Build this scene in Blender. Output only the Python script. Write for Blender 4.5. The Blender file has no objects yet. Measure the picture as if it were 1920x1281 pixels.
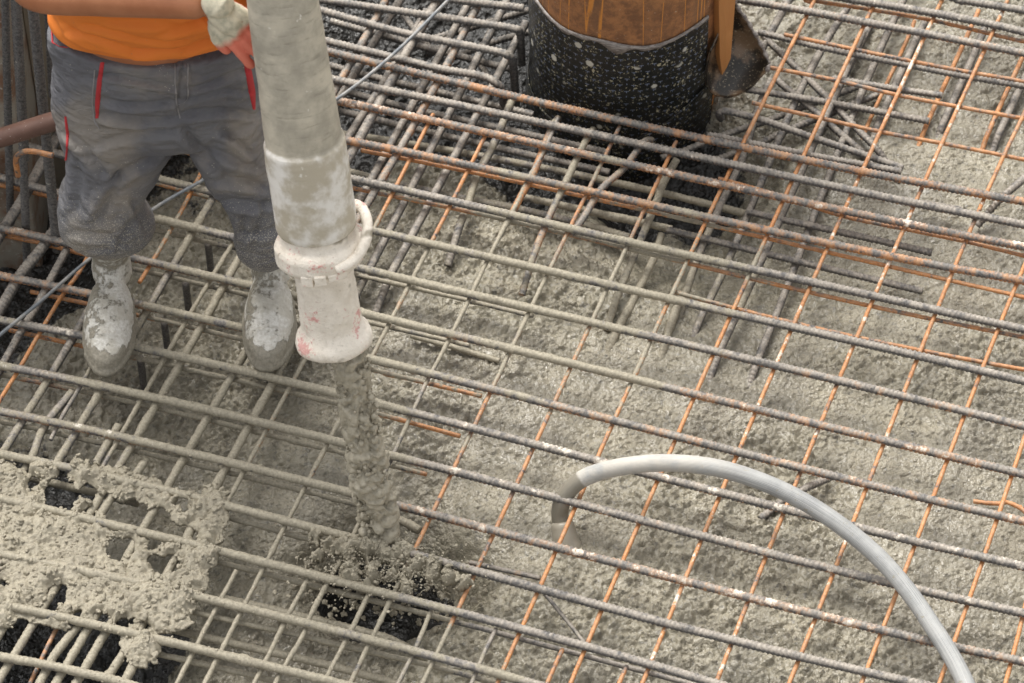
import bpy, math, random
import numpy as np
from mathutils import Vector, Matrix
random.seed(7); np.random.seed(7)
SC = bpy.context.scene
# ------------------------------------------------------------------ camera
FPX = 6800.0; PITCH = math.radians(52.0); DIST = 8.14
SP, CP = math.sin(PITCH), math.cos(PITCH)
CAM = np.array([0.0, -DIST*CP, DIST*SP]); FW = np.array([0.0, CP, -SP]); UPV = np.array([0.0, SP, CP])
cd = bpy.data.cameras.new('camera'); cam = bpy.data.objects.new('camera', cd); SC.collection.objects.link(cam)
cam.location = CAM; cam.rotation_euler = (math.pi/2-PITCH, 0, 0)
cd.sensor_width = 36; cd.lens = 36*FPX/1920; cd.clip_start = 0.1; cd.clip_end = 200
cd.dof.use_dof = True; cd.dof.focus_distance = 7.95; cd.dof.aperture_fstop = 5.6
SC.camera = cam
# ------------------------------------------------------------------ light: bright overcast
SUN_EL, SUN_AZ = math.radians(58), math.radians(-28)      # azimuth from +Y (behind the scene), clockwise
w = bpy.data.worlds.new('World'); SC.world = w; w.use_nodes = True
nt = w.node_tree; bg = nt.nodes['Background']
sky = nt.nodes.new('ShaderNodeTexSky'); sky.sky_type = 'NISHITA'; sky.sun_disc = False
sky.sun_elevation = SUN_EL; sky.sun_rotation = SUN_AZ; sky.dust_density = 4.0; sky.ozone_density = 1.0; sky.air_density = 1.0
hs = nt.nodes.new('ShaderNodeHueSaturation'); hs.inputs['Saturation'].default_value = 0.05
nt.links.new(sky.outputs[0], hs.inputs['Color']); nt.links.new(hs.outputs[0], bg.inputs['Color'])
bg.inputs['Strength'].default_value = 0.125
sd = bpy.data.lights.new('sun', 'SUN'); sd.energy = 1.5; sd.angle = math.radians(34); sd.color = (1, .95, .87)
so = bpy.data.objects.new('sun', sd); SC.collection.objects.link(so)
sdir = Vector((math.sin(SUN_AZ)*math.cos(SUN_EL), math.cos(SUN_AZ)*math.cos(SUN_EL), math.sin(SUN_EL)))
so.rotation_euler = sdir.to_track_quat('Z', 'Y').to_euler()
SC.view_settings.view_transform = 'Standard'; SC.view_settings.look = 'None'; SC.view_settings.gamma = 1
SC.view_settings.exposure = 1.15
SC.render.engine = 'CYCLES'

# ------------------------------------------------------------------ geometry helpers
def G(px, py, z=0.0):
    """point of the horizontal plane at height z seen at photo position px, py"""
    r = FW + np.array([(px-960)/FPX, 0, 0]) + UPV*((640.5-py)/FPX)
    return CAM + r*((z-CAM[2])/r[2])
def V(px, py, Y):
    """point of the upright plane at depth Y"""
    r = FW + np.array([(px-960)/FPX, 0, 0]) + UPV*((640.5-py)/FPX)
    return CAM + r*((Y-CAM[1])/r[1])
def to_px(P):
    d = P-CAM; dep = d@FW
    return 960+FPX*d[..., 0]/dep, 640.5-FPX*(d@UPV)/dep

def h3(x, y, z, s=0):
    h = (x.astype(np.int64)*374761393 + y.astype(np.int64)*668265263 + z.astype(np.int64)*2147483647 + s*1274126177) & 0xffffffff
    h = ((h ^ (h >> 13))*1274126177) & 0xffffffff
    h = ((h ^ (h >> 16))*2246822519) & 0xffffffff
    return ((h ^ (h >> 15)) & 0xffffff)/float(0xffffff)
def vn(P, sc, s=0):
    p = P*sc; i = np.floor(p); f = p-i; f = f*f*(3-2*f); x, y, z = i[:, 0], i[:, 1], i[:, 2]
    r = 0
    for a in (0, 1):
        for b in (0, 1):
            for c in (0, 1):
                r = r + h3(x+a, y+b, z+c, s)*(f[:, 0] if a else 1-f[:, 0])*(f[:, 1] if b else 1-f[:, 1])*(f[:, 2] if c else 1-f[:, 2])
    return r*2-1
def fbm(P, sc, n=3, s=0):
    r = 0; a = 1
    for k in range(n):
        r = r + a*vn(P, sc*2**k, s+k*17); a *= .5
    return r
def wor(P, sc, s=0, dim3=True):
    """rounded pebble bumps 0..1 (1 on top of a pebble)"""
    p = P*sc; i = np.floor(p); best = np.full(len(P), 9.0); bid = np.zeros(len(P))
    for a in (-1, 0, 1):
        for b in (-1, 0, 1):
            for c in ((-1, 0, 1) if dim3 else (0,)):
                x, y, z = i[:, 0]+a, i[:, 1]+b, (i[:, 2]+c if dim3 else np.zeros(len(P)))
                rx, ry, rz = h3(x, y, z, s), h3(x, y, z, s+1), (h3(x, y, z, s+2) if dim3 else 0)
                d = (p[:, 0]-x-rx)**2+(p[:, 1]-y-ry)**2+((p[:, 2]-z-rz)**2 if dim3 else 0)
                m = d < best; best = np.where(m, d, best); bid = np.where(m, h3(x, y, z, s+5), bid)
    return np.sqrt(np.clip(1-best, 0, 1)), bid
def sstep(a, b, x):
    t = np.clip((x-a)/(b-a), 0, 1); return t*t*(3-2*t)

def mesh_obj(name, verts, faces, mat=None, parent=None, smooth=True, attr=None, uv=None):
    """faces: (n,4) or (n,3) int array or a list of them"""
    me = bpy.data.meshes.new(name)
    verts = np.asarray(verts, dtype=np.float32)
    fl = faces if isinstance(faces, list) else [faces]
    fl = [np.asarray(f, dtype=np.int32) for f in fl if len(f)]
    nl = sum(f.size for f in fl); nf = sum(len(f) for f in fl)
    me.vertices.add(len(verts)); me.vertices.foreach_set('co', verts.ravel())
    me.loops.add(nl); me.loops.foreach_set('vertex_index', np.concatenate([f.ravel() for f in fl]))
    me.polygons.add(nf)
    tot = np.concatenate([np.full(len(f), f.shape[1], dtype=np.int32) for f in fl])
    st = np.concatenate([[0], np.cumsum(tot)[:-1]]).astype(np.int32)
    me.polygons.foreach_set('loop_start', st)
    me.update(calc_edges=True)
    me.polygons.foreach_set('use_smooth', np.full(nf, smooth)); 
    if attr is not None:
        a = me.attributes.new('wear_or_shade', 'FLOAT_COLOR', 'POINT')
        a.data.foreach_set('color', np.asarray(attr, dtype=np.float32).ravel())
    if uv is not None:
        a = me.attributes.new('uvp', 'FLOAT_VECTOR', 'POINT')
        a.data.foreach_set('vector', np.asarray(uv, dtype=np.float32).ravel())
    if mat: me.materials.append(mat)
    me.validate(); me.update()
    o = bpy.data.objects.new(name, me); SC.collection.objects.link(o)
    if parent: o.parent = parent
    return o
def tag(o, label=None, cat=None, group=None, kind=None):
    if label: o['label'] = label
    if cat: o['category'] = cat
    if group: o['group'] = group
    if kind: o['kind'] = kind
    return o
def empty(name, loc, label, cat, group=None):
    o = bpy.data.objects.new(name, None); SC.collection.objects.link(o); o.location = loc; o.empty_display_size = .05
    return tag(o, label, cat, group)
def adopt(o, parent):      # parts are built in world space
    o.parent = parent; o.matrix_parent_inverse = Matrix.Translation(parent.location).inverted()
    return o

def resample(pts, step):
    P = np.asarray(pts, float)
    if len(P) > 2:      # Catmull-Rom
        Q = []
        E = np.vstack([2*P[0]-P[1], P, 2*P[-1]-P[-2]])
        for i in range(1, len(E)-2):
            t = np.linspace(0, 1, 13)[:-1, None]
            a, b, c, d = E[i-1], E[i], E[i+1], E[i+2]
            Q.append(.5*((2*b)+(-a+c)*t+(2*a-5*b+4*c-d)*t**2+(-a+3*b-3*c+d)*t**3))
        P = np.vstack(Q+[P[-1:]])
    L = np.concatenate([[0], np.cumsum(np.linalg.norm(np.diff(P, axis=0), axis=1))])
    n = max(2, int(L[-1]/step)+1); s = np.linspace(0, L[-1], n)
    return np.stack([np.interp(s, L, P[:, k]) for k in range(3)], 1), s
def frames(P):
    T = np.gradient(P, axis=0); T /= np.linalg.norm(T, axis=1)[:, None]+1e-12
    ref = np.array([0, 0, 1.0]) if abs(T[:, 2]).max() < .8 else np.array([0.0, 1.0, 0.05])
    S = np.cross(T, ref); S /= np.linalg.norm(S, axis=1)[:, None]+1e-12
    U = np.cross(S, T)
    return T, S, U
def ring_faces(n, k):
    i = np.arange(n-1)[:, None]; j = np.arange(k)[None]
    a = i*k+j; b = i*k+(j+1) % k
    return np.stack([a, b, b+k, a+k], -1).reshape(-1, 4)
def tube(P, r, k=12, cap=True):
    """r scalar or per point; returns verts, faces list, angles, (S,U)"""
    n = len(P); T, S, U = frames(P); ph = np.arange(k)*2*math.pi/k
    r = np.broadcast_to(np.asarray(r, float).reshape(-1, 1), (n, 1)) if np.ndim(r) < 2 else r
    D = S[:, None]*np.cos(ph)[None, :, None]+U[:, None]*np.sin(ph)[None, :, None]
    Vt = P[:, None]+D*r[..., None]
    V_ = Vt.reshape(-1, 3); F = [ring_faces(n, k)]
    if cap:
        V_ = np.vstack([V_, P[0], P[-1]]); c0, c1 = len(V_)-2, len(V_)-1; j = np.arange(k)
        F.append(np.stack([np.full(k, c0), (j+1) % k, j], 1)); o = (n-1)*k
        F.append(np.stack([np.full(k, c1), o+j, o+(j+1) % k], 1))
    return V_, F, D.reshape(-1, 3)
class MB:
    def __init__(s): s.v = []; s.q = []; s.t = []; s.n = 0
    def add(s, v, f):
        for g in (f if isinstance(f, list) else [f]):
            g = np.asarray(g)
            if len(g): (s.q if g.shape[1] == 4 else s.t).append(g+s.n)
        s.v.append(np.asarray(v, float)); s.n += len(v)
    def get(s):
        F = []
        if s.q: F.append(np.vstack(s.q))
        if s.t: F.append(np.vstack(s.t))
        return np.vstack(s.v), F
# unit icosphere
def ico(sub=1):
    t = (1+5**.5)/2
    v = [(-1,t,0),(1,t,0),(-1,-t,0),(1,-t,0),(0,-1,t),(0,1,t),(0,-1,-t),(0,1,-t),(t,0,-1),(t,0,1),(-t,0,-1),(-t,0,1)]
    f = [(0,11,5),(0,5,1),(0,1,7),(0,7,10),(0,10,11),(1,5,9),(5,11,4),(11,10,2),(10,7,6),(7,1,8),(3,9,4),(3,4,2),(3,2,6),(3,6,8),(3,8,9),(4,9,5),(2,4,11),(6,2,10),(8,6,7),(9,8,1)]
    v = [np.array(p)/np.linalg.norm(p) for p in v]
    for _ in range(sub):
        c = {}; g = []
        def m(a, b):
            k = (min(a, b), max(a, b))
            if k not in c:
                p = v[a]+v[b]; v.append(p/np.linalg.norm(p)); c[k] = len(v)-1
            return c[k]
        for a, b, d in f:
            x, y, z = m(a, b), m(b, d), m(d, a); g += [(a, x, z), (b, y, x), (d, z, y), (x, y, z)]
        f = g
    return np.array(v), np.array(f)
ICO1, ICO2 = ico(1), ico(2)
def blobs(cs, rs, base=ICO1, s=0, rough=.35, flat=.8):
    """many lumps as one vertex/face pair"""
    bv, bf = base; n = len(cs); out = np.zeros((n, len(bv), 3)); rs = np.asarray(rs)
    rng = np.random.RandomState(s+11)
    sc = rng.uniform(.7, 1.25, (n, 1, 3)); sc[:, :, 2] *= flat
    ang = rng.uniform(0, 6.28, n); ca, sa = np.cos(ang), np.sin(ang)
    d = bv[None]*(1+rough*(rng.rand(n, len(bv), 1)-.5))*sc
    x = d[..., 0]*ca[:, None]-d[..., 1]*sa[:, None]; y = d[..., 0]*sa[:, None]+d[..., 1]*ca[:, None]
    d = np.stack([x, y, d[..., 2]], -1)
    out = np.asarray(cs)[:, None]+d*rs[:, None, None]
    F = (bf[None]+np.arange(n)[:, None, None]*len(bv)).reshape(-1, 3)
    return out.reshape(-1, 3), F
def idw(ctrl, X, Y, p=3.0):
    num = 0; den = 0
    for x, y, v in ctrl:
        wgt = 1/(((X-x)**2+(Y-y)**2)**(p/2)+1e-4); num = num+wgt*v; den = den+wgt
    return num/den

# ------------------------------------------------------------------ materials
class M:
    def __init__(s, name):
        s.m = bpy.data.materials.new(name); s.m.use_nodes = True; s.nt = s.m.node_tree
        s.b = s.nt.nodes['Principled BSDF']
    def n(s, t, **k):
        n = s.nt.nodes.new(t)
        for a, b in k.items(): setattr(n, a, b)
        return n
    def l(s, a, b): s.nt.links.new(a, b)
    def pos(s, scale=None):
        g = s.n('ShaderNodeNewGeometry')
        if scale is None: return g.outputs['Position']
        m = s.n('ShaderNodeVectorMath', operation='MULTIPLY'); s.l(g.outputs['Position'], m.inputs[0]); m.inputs[1].default_value = scale
        return m.outputs[0]
    def attr(s, name):
        a = s.n('ShaderNodeAttribute', attribute_name=name); return a
    def noise(s, vec, scale, detail=4, rough=.6, out=0):
        n = s.n('ShaderNodeTexNoise'); s.l(vec, n.inputs['Vector']); n.inputs['Scale'].default_value = scale
        n.inputs['Detail'].default_value = detail; n.inputs['Roughness'].default_value = rough
        return n.outputs[out]
    def vor(s, vec, scale, feature='F1', out='Distance'):
        n = s.n('ShaderNodeTexVoronoi', feature=feature); s.l(vec, n.inputs['Vector']); n.inputs['Scale'].default_value = scale
        return n.outputs[out]
    def math(s, op, a, b=None, c=None, clamp=False):
        n = s.n('ShaderNodeMath', operation=op); n.use_clamp = clamp
        for i, x in enumerate((a, b, c)):
            if x is None: continue
            if isinstance(x, (int, float)): n.inputs[i].default_value = x
            else: s.l(x, n.inputs[i])
        return n.outputs[0]
    def ramp(s, f, a, b):     # smooth 0..1 between a and b
        n = s.n('ShaderNodeMapRange', interpolation_type='SMOOTHSTEP'); s.l(f, n.inputs[0])
        if a < b: n.inputs[1].default_value = a; n.inputs[2].default_value = b
        else:
            n.inputs[1].default_value = b; n.inputs[2].default_value = a; n.inputs[3].default_value = 1; n.inputs[4].default_value = 0
        return n.outputs[0]
    def mix(s, f, a, b):
        n = s.n('ShaderNodeMix', data_type='RGBA')
        for i, x in ((0, f), (6, a), (7, b)):
            if isinstance(x, (int, float)): n.inputs[i].default_value = x
            elif isinstance(x, tuple): n.inputs[i].default_value = (*x, 1)
            else: s.l(x, n.inputs[i])
        return n.outputs[2]
    def done(s, col, rough=.7, bump=None, bs=.5, bd=.002, metal=0, spec=None):
        if isinstance(col, tuple): s.b.inputs['Base Color'].default_value = (*col, 1)
        else: s.l(col, s.b.inputs['Base Color'])
        for k, x in (('Roughness', rough), ('Metallic', metal)):
            if isinstance(x, (int, float)): s.b.inputs[k].default_value = x
            else: s.l(x, s.b.inputs[k])
        if spec is not None: s.b.inputs['Specular IOR Level'].default_value = spec
        if bump is not None:
            b = s.n('ShaderNodeBump'); b.inputs['Strength'].default_value = bs; b.inputs['Distance'].default_value = bd
            s.l(bump, b.inputs['Height']); s.l(b.outputs[0], s.b.inputs['Normal'])
        return s.m

def mat_ground():
    m = M('wet_concrete'); p = m.pos()
    n1 = m.noise(p, 9, 5, .6); n2 = m.noise(p, 60, 5, .65); n3 = m.noise(p, 260, 4, .6)
    c = m.mix(m.ramp(n1, .3, .7), (.202, .184, .137), (.298, .270, .206))
    c = m.mix(m.ramp(n2, .54, .68), c, (.135, .125, .10))
    c = m.mix(m.ramp(n2, .40, .26), c, (.37, .34, .275))
    big = m.noise(p, 2.6, 4, .55); c = m.mix(m.math('MULTIPLY', m.ramp(big, .42, .62), .45), c, (.195, .178, .145))
    at = m.attr('wear_or_shade'); sp_ = m.n('ShaderNodeSeparateColor'); m.l(at.outputs['Color'], sp_.inputs[0])
    st = m.ramp(m.vor(p, 70, out='Distance'), .22, .16)
    sel = m.ramp(m.noise(p, 26, 2), .56, .62)
    c = m.mix(m.math('MULTIPLY', m.math('MULTIPLY', st, sel), .6), c, (.17, .165, .15))
    c = m.mix(m.ramp(m.math('ADD', sp_.outputs[0], m.math('MULTIPLY_ADD', n2, .9, -.45)), .42, .62), c, (.020, .019, .017))  # painted shade: deep hollows go near black with a noisy edge
    vs = m.n('ShaderNodeTexVoronoi', feature='SMOOTH_F1'); m.l(p, vs.inputs['Vector']); vs.inputs['Scale'].default_value = 120; vs.inputs['Smoothness'].default_value = .35
    vt = m.n('ShaderNodeTexVoronoi', feature='SMOOTH_F1'); m.l(p, vt.inputs['Vector']); vt.inputs['Scale'].default_value = 260; vt.inputs['Smoothness'].default_value = .6
    h = m.math('ADD', m.math('MULTIPLY', vs.outputs['Distance'], m.math('MULTIPLY', m.ramp(n1, .35, .6), -1.9)), m.math('MULTIPLY_ADD', vt.outputs['Distance'], -.5, m.math('MULTIPLY', n3, .16)))
    r = m.ramp(m.noise(p, 35, 3), .35, .65); r = m.math('MULTIPLY_ADD', r, .28, m.math('MULTIPLY_ADD', m.ramp(big, .42, .62), -.08, .27))
    return m.done(c, r, h, .6, .004, spec=.5)
def mat_heap():
    m = M('fresh_concrete'); p = m.pos()
    n1 = m.noise(p, 14, 5, .6); n2 = m.noise(p, 110, 5, .65); n3 = m.noise(p, 420, 3, .6)
    c = m.mix(m.ramp(n1, .3, .7), (.275, .245, .184), (.35, .314, .238))
    c = m.mix(m.math('MULTIPLY', m.ramp(n2, .55, .75), .6), c, (.28, .25, .2))
    h = m.math('ADD', n2, m.math('MULTIPLY', n3, .5))
    return m.done(c, .36, h, .8, .005)
def mat_bar():
    """steel, rust and cement film mixed by the wear attribute (R cement, G rust, B white splash)"""
    m = M('reinforcing_steel'); p = m.pos(); at = m.attr('wear_or_shade')
    sp = m.n('ShaderNodeSeparateColor'); m.l(at.outputs['Color'], sp.inputs[0]); ce, ru, wh = sp.outputs[0], sp.outputs[1], sp.outputs[2]
    nA = m.noise(p, 45, 5, .7); nB = m.noise(p, 170, 4, .7); nC = m.noise(p, 18, 3, .6)
    steel = m.mix(m.ramp(nB, .3, .7), (.050, .049, .050), (.17, .160, .150))
    rust = m.mix(m.ramp(nB, .35, .68), (.62, .262, .082), (.31, .125, .045))
    rust = m.mix(m.math('MULTIPLY', m.ramp(nA, .5, .66), .55), rust, (.44, .29, .18))
    cem = m.mix(m.ramp(nB, .3, .72), (.34, .305, .232), (.20, .18, .136))
    dust = m.mix(m.ramp(nB, .35, .7), (.45, .40, .335), (.22, .19, .16))
    # threshold: noise + attribute
    fr = m.ramp(m.math('ADD', m.math('MULTIPLY_ADD', nA, 1.0, m.math('MULTIPLY_ADD', nB, .5, m.math('MULTIPLY_ADD', nC, .6, -.55))), ru), .86, 1.12)
    c = m.mix(fr, steel, rust)
    g = m.n('ShaderNodeNewGeometry'); sx = m.n('ShaderNodeSeparateXYZ'); m.l(g.outputs['Normal'], sx.inputs[0])
    upf = m.math('MULTIPLY', m.ramp(sx.outputs[2], .25, .75), m.ramp(nA, .33, .55))      # cement dust lying on top
    c = m.mix(m.math('MULTIPLY', upf, m.math('MULTIPLY_ADD', m.ramp(ru, .35, .5), -.4, .72)), c, m.mix(fr, dust, (.36, .235, .15)))
    fc = m.ramp(m.math('ADD', m.math('MULTIPLY_ADD', nA, .9, m.math('MULTIPLY_ADD', nB, .5, m.math('MULTIPLY_ADD', nC, .5, -.45))), ce), .86, 1.06)
    c = m.mix(fc, c, cem)
    c = m.mix(m.math('MULTIPLY', m.ramp(m.math('ADD', m.math('MULTIPLY_ADD', nC, .5, m.math('MULTIPLY', nA, .5)), m.math('MULTIPLY_ADD', ce, -.10, wh)), .62, .68), m.math('MULTIPLY', m.ramp(nB, .35, .5), m.ramp(sx.outputs[2], -.2, .4))), c, (.62, .57, .49))
    h = m.math('ADD', nB, m.math('MULTIPLY', m.noise(p, 600, 2), .5))
    return m.done(c, m.math('MULTIPLY_ADD', fc, .1, .55), h, .5, .0012, metal=0, spec=.45)
MG, MH, MBAR = mat_ground(), mat_heap(), mat_bar()
# ------------------------------------------------------------------ ground: one sheet of concrete, fine under the mat, coarse beyond
GC = [(1300,700,-.085),(1500,700,-.088),(1700,600,-.09),(1900,500,-.092),(1800,250,-.095),(1700,100,-.12),(1450,100,-.17),(1350,50,-.2),(1900,50,-.13),
(1560,330,-.095),(1420,400,-.11),(1300,330,-.3),(1370,350,-.24),(1200,330,-.34),(1150,260,-.32),(1000,280,-.26),(900,200,-.28),(750,100,-.3),(680,40,-.3),(850,320,-.18),
(760,400,-.115),(900,430,-.095),(1100,400,-.15),(1250,385,-.2),(1100,500,-.085),(1200,600,-.082),(900,600,-.082),(700,560,-.09),(800,750,-.08),(1000,800,-.078),(1000,950,-.078),
(1300,1000,-.078),(1700,1000,-.08),(1500,1200,-.08),(1100,1200,-.088),(950,1230,-.12),(700,1240,-.15),(700,1195,-.15),(800,1190,-.12),(900,1180,-.09),(950,1120,-.085),(745,1105,-.36),(650,1080,-.36),(845,1092,-.24),(600,1130,-.18),
(560,990,-.105),(620,900,-.085),(560,850,-.09),(480,800,-.11),(430,700,-.12),(300,800,-.16),(200,700,-.19),(130,700,-.19),(130,580,-.19),(330,560,-.15),
(430,600,-.12),(50,450,-.36),(0,300,-.45),(50,380,-.42),(100,900,-.26),(50,1100,-.32),(200,1210,-.3),(300,960,-.17),(400,1100,-.14),(400,1250,-.15),(540,1230,-.16),
(460,960,-.12),(350,350,-.22),(330,420,-.15),(600,250,-.27),(100,200,-.45),(900,1000,-.078),(1000,1080,-.082),(300,1110,-.3),(300,1040,-.22)]
def ground_z(XY):
    """XY (n,2) -> height"""
    P3 = np.column_stack([XY, np.full(len(XY), -.1)]); px, py = to_px(P3)
    px = np.clip(px, -150, 2070); py = np.clip(py, -80, 1360)
    gx = np.arange(-160, 2100, 20.0); gy = np.arange(-100, 1390, 20.0)
    A, B = np.meshgrid(gx, gy); Z = idw([(x, y, v) for x, y, v in GC], A, B, 3.2)
    K = np.array([1, 2, 1])/4.
    for _ in range(2):
        Z = np.apply_along_axis(lambda r: np.convolve(np.pad(r, 1, 'edge'), K, 'valid'), 0, Z)
        Z = np.apply_along_axis(lambda r: np.convolve(np.pad(r, 1, 'edge'), K, 'valid'), 1, Z)
    u = (px+160)/20; v = (py+100)/20; i = np.clip(u.astype(int), 0, len(gx)-2); j = np.clip(v.astype(int), 0, len(gy)-2)
    fu, fv = u-i, v-j
    return Z[j, i]*(1-fu)*(1-fv)+Z[j, i+1]*fu*(1-fv)+Z[j+1, i]*(1-fu)*fv+Z[j+1, i+1]*fu*fv
def build_ground():
    st = .0032
    def axis(a, b):
        c = np.arange(a, b, st); out = []; s = st; x = 0
        while x < 40: s *= 1.25; x += s; out.append(x)
        out = np.array(out); return np.concatenate([(a-out)[::-1], c, c[-1]+out])
    xs, ys = axis(-1.42, 1.42), axis(-1.12, 1.32)
    X, Y = np.meshgrid(xs, ys); XY = np.column_stack([X.ravel(), Y.ravel()])
    Z = ground_z(XY)
    P = np.column_stack([XY, np.zeros(len(XY))])
    near = (np.abs(XY[:, 0]) < 3) & (np.abs(XY[:, 1]) < 3)
    W = P.copy(); W[:, 0] += .0018*vn(P, 60, 3); W[:, 1] += .0018*vn(P, 60, 4)      # irregular stones
    area = fbm(P, 2.2, 3, 9)                                # smooth paste here, stony there
    rough = sstep(-.35, .55, area)
    dark = sstep(-.17, -.27, Z)                             # shade of the deep hollows, painted into the colour by depth
    low = sstep(-.09, -.16, Z)                              # rougher lumps in the unlevelled parts
    w1, id1 = wor(W, 52, 1, False); w2, id2 = wor(W, 105, 31, False); w3, id3 = wor(W, 200, 61, False)
    s1 = (id1 > .66); s2 = (id2 > .52); s3 = (id3 > .4)
    H = .005*fbm(P, 6, 2, 5)+.0010*fbm(P, 60, 2, 21)
    H += s1*sstep(0,.8,w1)*w1*.0085*(.12+.88*rough) + s2*sstep(0,.8,w2)*w2*.0058*(.25+.75*rough)+s3*w3*.0024
    pit = vn(P, 95, 77); H -= .0045*sstep(.35, .7, pit)
    H += low*(.010*(wor(W, 42, 91, False)[0]-.6)+.005*fbm(P, 45, 2, 8))
    Z = Z+np.where(near, H, 0)
    nx, ny = len(xs), len(ys); i = np.arange(nx-1)[None]; j = np.arange(ny-1)[:, None]; a = j*nx+i
    F = np.stack([a, a+1, a+nx+1, a+nx], -1).reshape(-1, 4)
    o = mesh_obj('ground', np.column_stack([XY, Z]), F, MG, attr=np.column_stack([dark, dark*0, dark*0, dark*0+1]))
    tag(o, kind='structure')
build_ground()

# ------------------------------------------------------------------ reinforcing bars
CE = [(0,700,1.05),(300,700,1.05),(0,1000,1.1),(300,1100,1.2),(560,920,1.05),(450,1000,1.1),(640,860,1.05),(700,1110,.95),(800,1180,.9),(600,1000,1.05),(700,1220,1.0),(560,1100,1.1),(440,820,1.05),(600,1200,1.1),(600,800,1.0),(640,600,1),(900,1260,.8),(1100,1285,.4),(1280,1270,.28),(1500,1270,.2),
(800,500,1),(1000,500,1.05),(1000,700,1),(1190,700,.95),(1200,500,1.05),(1280,430,.9),(1400,500,.75),(1500,440,.3),(1500,600,.2),(1350,640,.65),(1420,690,.15),(1300,760,.15),
(1190,780,.55),(1060,830,.35),(900,825,.6),(850,880,.3),(800,1000,.25),(960,950,.15),(700,930,.85),(900,1090,.3),(1100,1100,.15),(1000,1200,.55),(1700,700,.05),(1700,300,.03),
(1900,1200,.05),(1400,1000,.08),(1150,350,.75),(1000,300,.55),(850,250,.35),(700,140,.25),(700,300,.4),(720,420,.75),(900,60,.0),(1100,220,.25),(1250,290,.3),(1400,300,.12),
(150,450,.3),(50,350,.1),(50,550,.55),(60,660,.6),(100,625,.35),(350,350,.75),(350,440,.95),(200,660,.85),(0,250,0),(1600,100,0),(850,330,.45),(950,380,.85),(1100,1000,.15),(1200,1250,.3)]
def ce_at(P):
    px, py = to_px(P*np.array([1, 1, 0])); return idw([(x, y, v) for x, y, v in CE], np.clip(px, -60, 1980), np.clip(py, -60, 1340), 3.0)
LAY = {'T': (0.0, .0094, .62), 'S': (-.0245, .0050, .85), 's': (-.036, .0052, .8), 'B': (-.0148, .0050, .86), 'C': (-.0195, .0089, .4), 'E': (-.0185, .0089, .62),
       'F': (-.080, .0085, .2), 'R': (-.060, .0080, .15), 'H': (-.085, .0085, .2), 'L': (-.110, .0095, .3)}
NAMEB = {'T': 'reinforcing_bar', 'S': 'thin_reinforcing_bar', 's': 'thin_reinforcing_bar', 'B': 'thin_cross_bar', 'C': 'thick_cross_bar', 'E': 'thick_cross_bar',
         'F': 'lower_cross_bar', 'R': 'lap_bar', 'H': 'lower_reinforcing_bar', 'L': 'lower_cross_bar'}
GRP = {'T': 'thick ribbed bars of the top layer running down to the right', 'S': 'thin bars running down to the right among the thick ones', 's': 'thin bars tucked below the thick ribbed ones',
       'B': 'thin cross bars of the top mesh', 'C': 'thick cement coated cross bars by the boots', 'E': 'thick cross bars between the hose and the pipe pile',
       'F': 'steel cross bars of the lower layer', 'R': 'grey lap bars right of the pipe pile', 'H': 'bars of the lower layer running down to the right', 'L': 'cross bars deep below the mat'}
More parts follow.
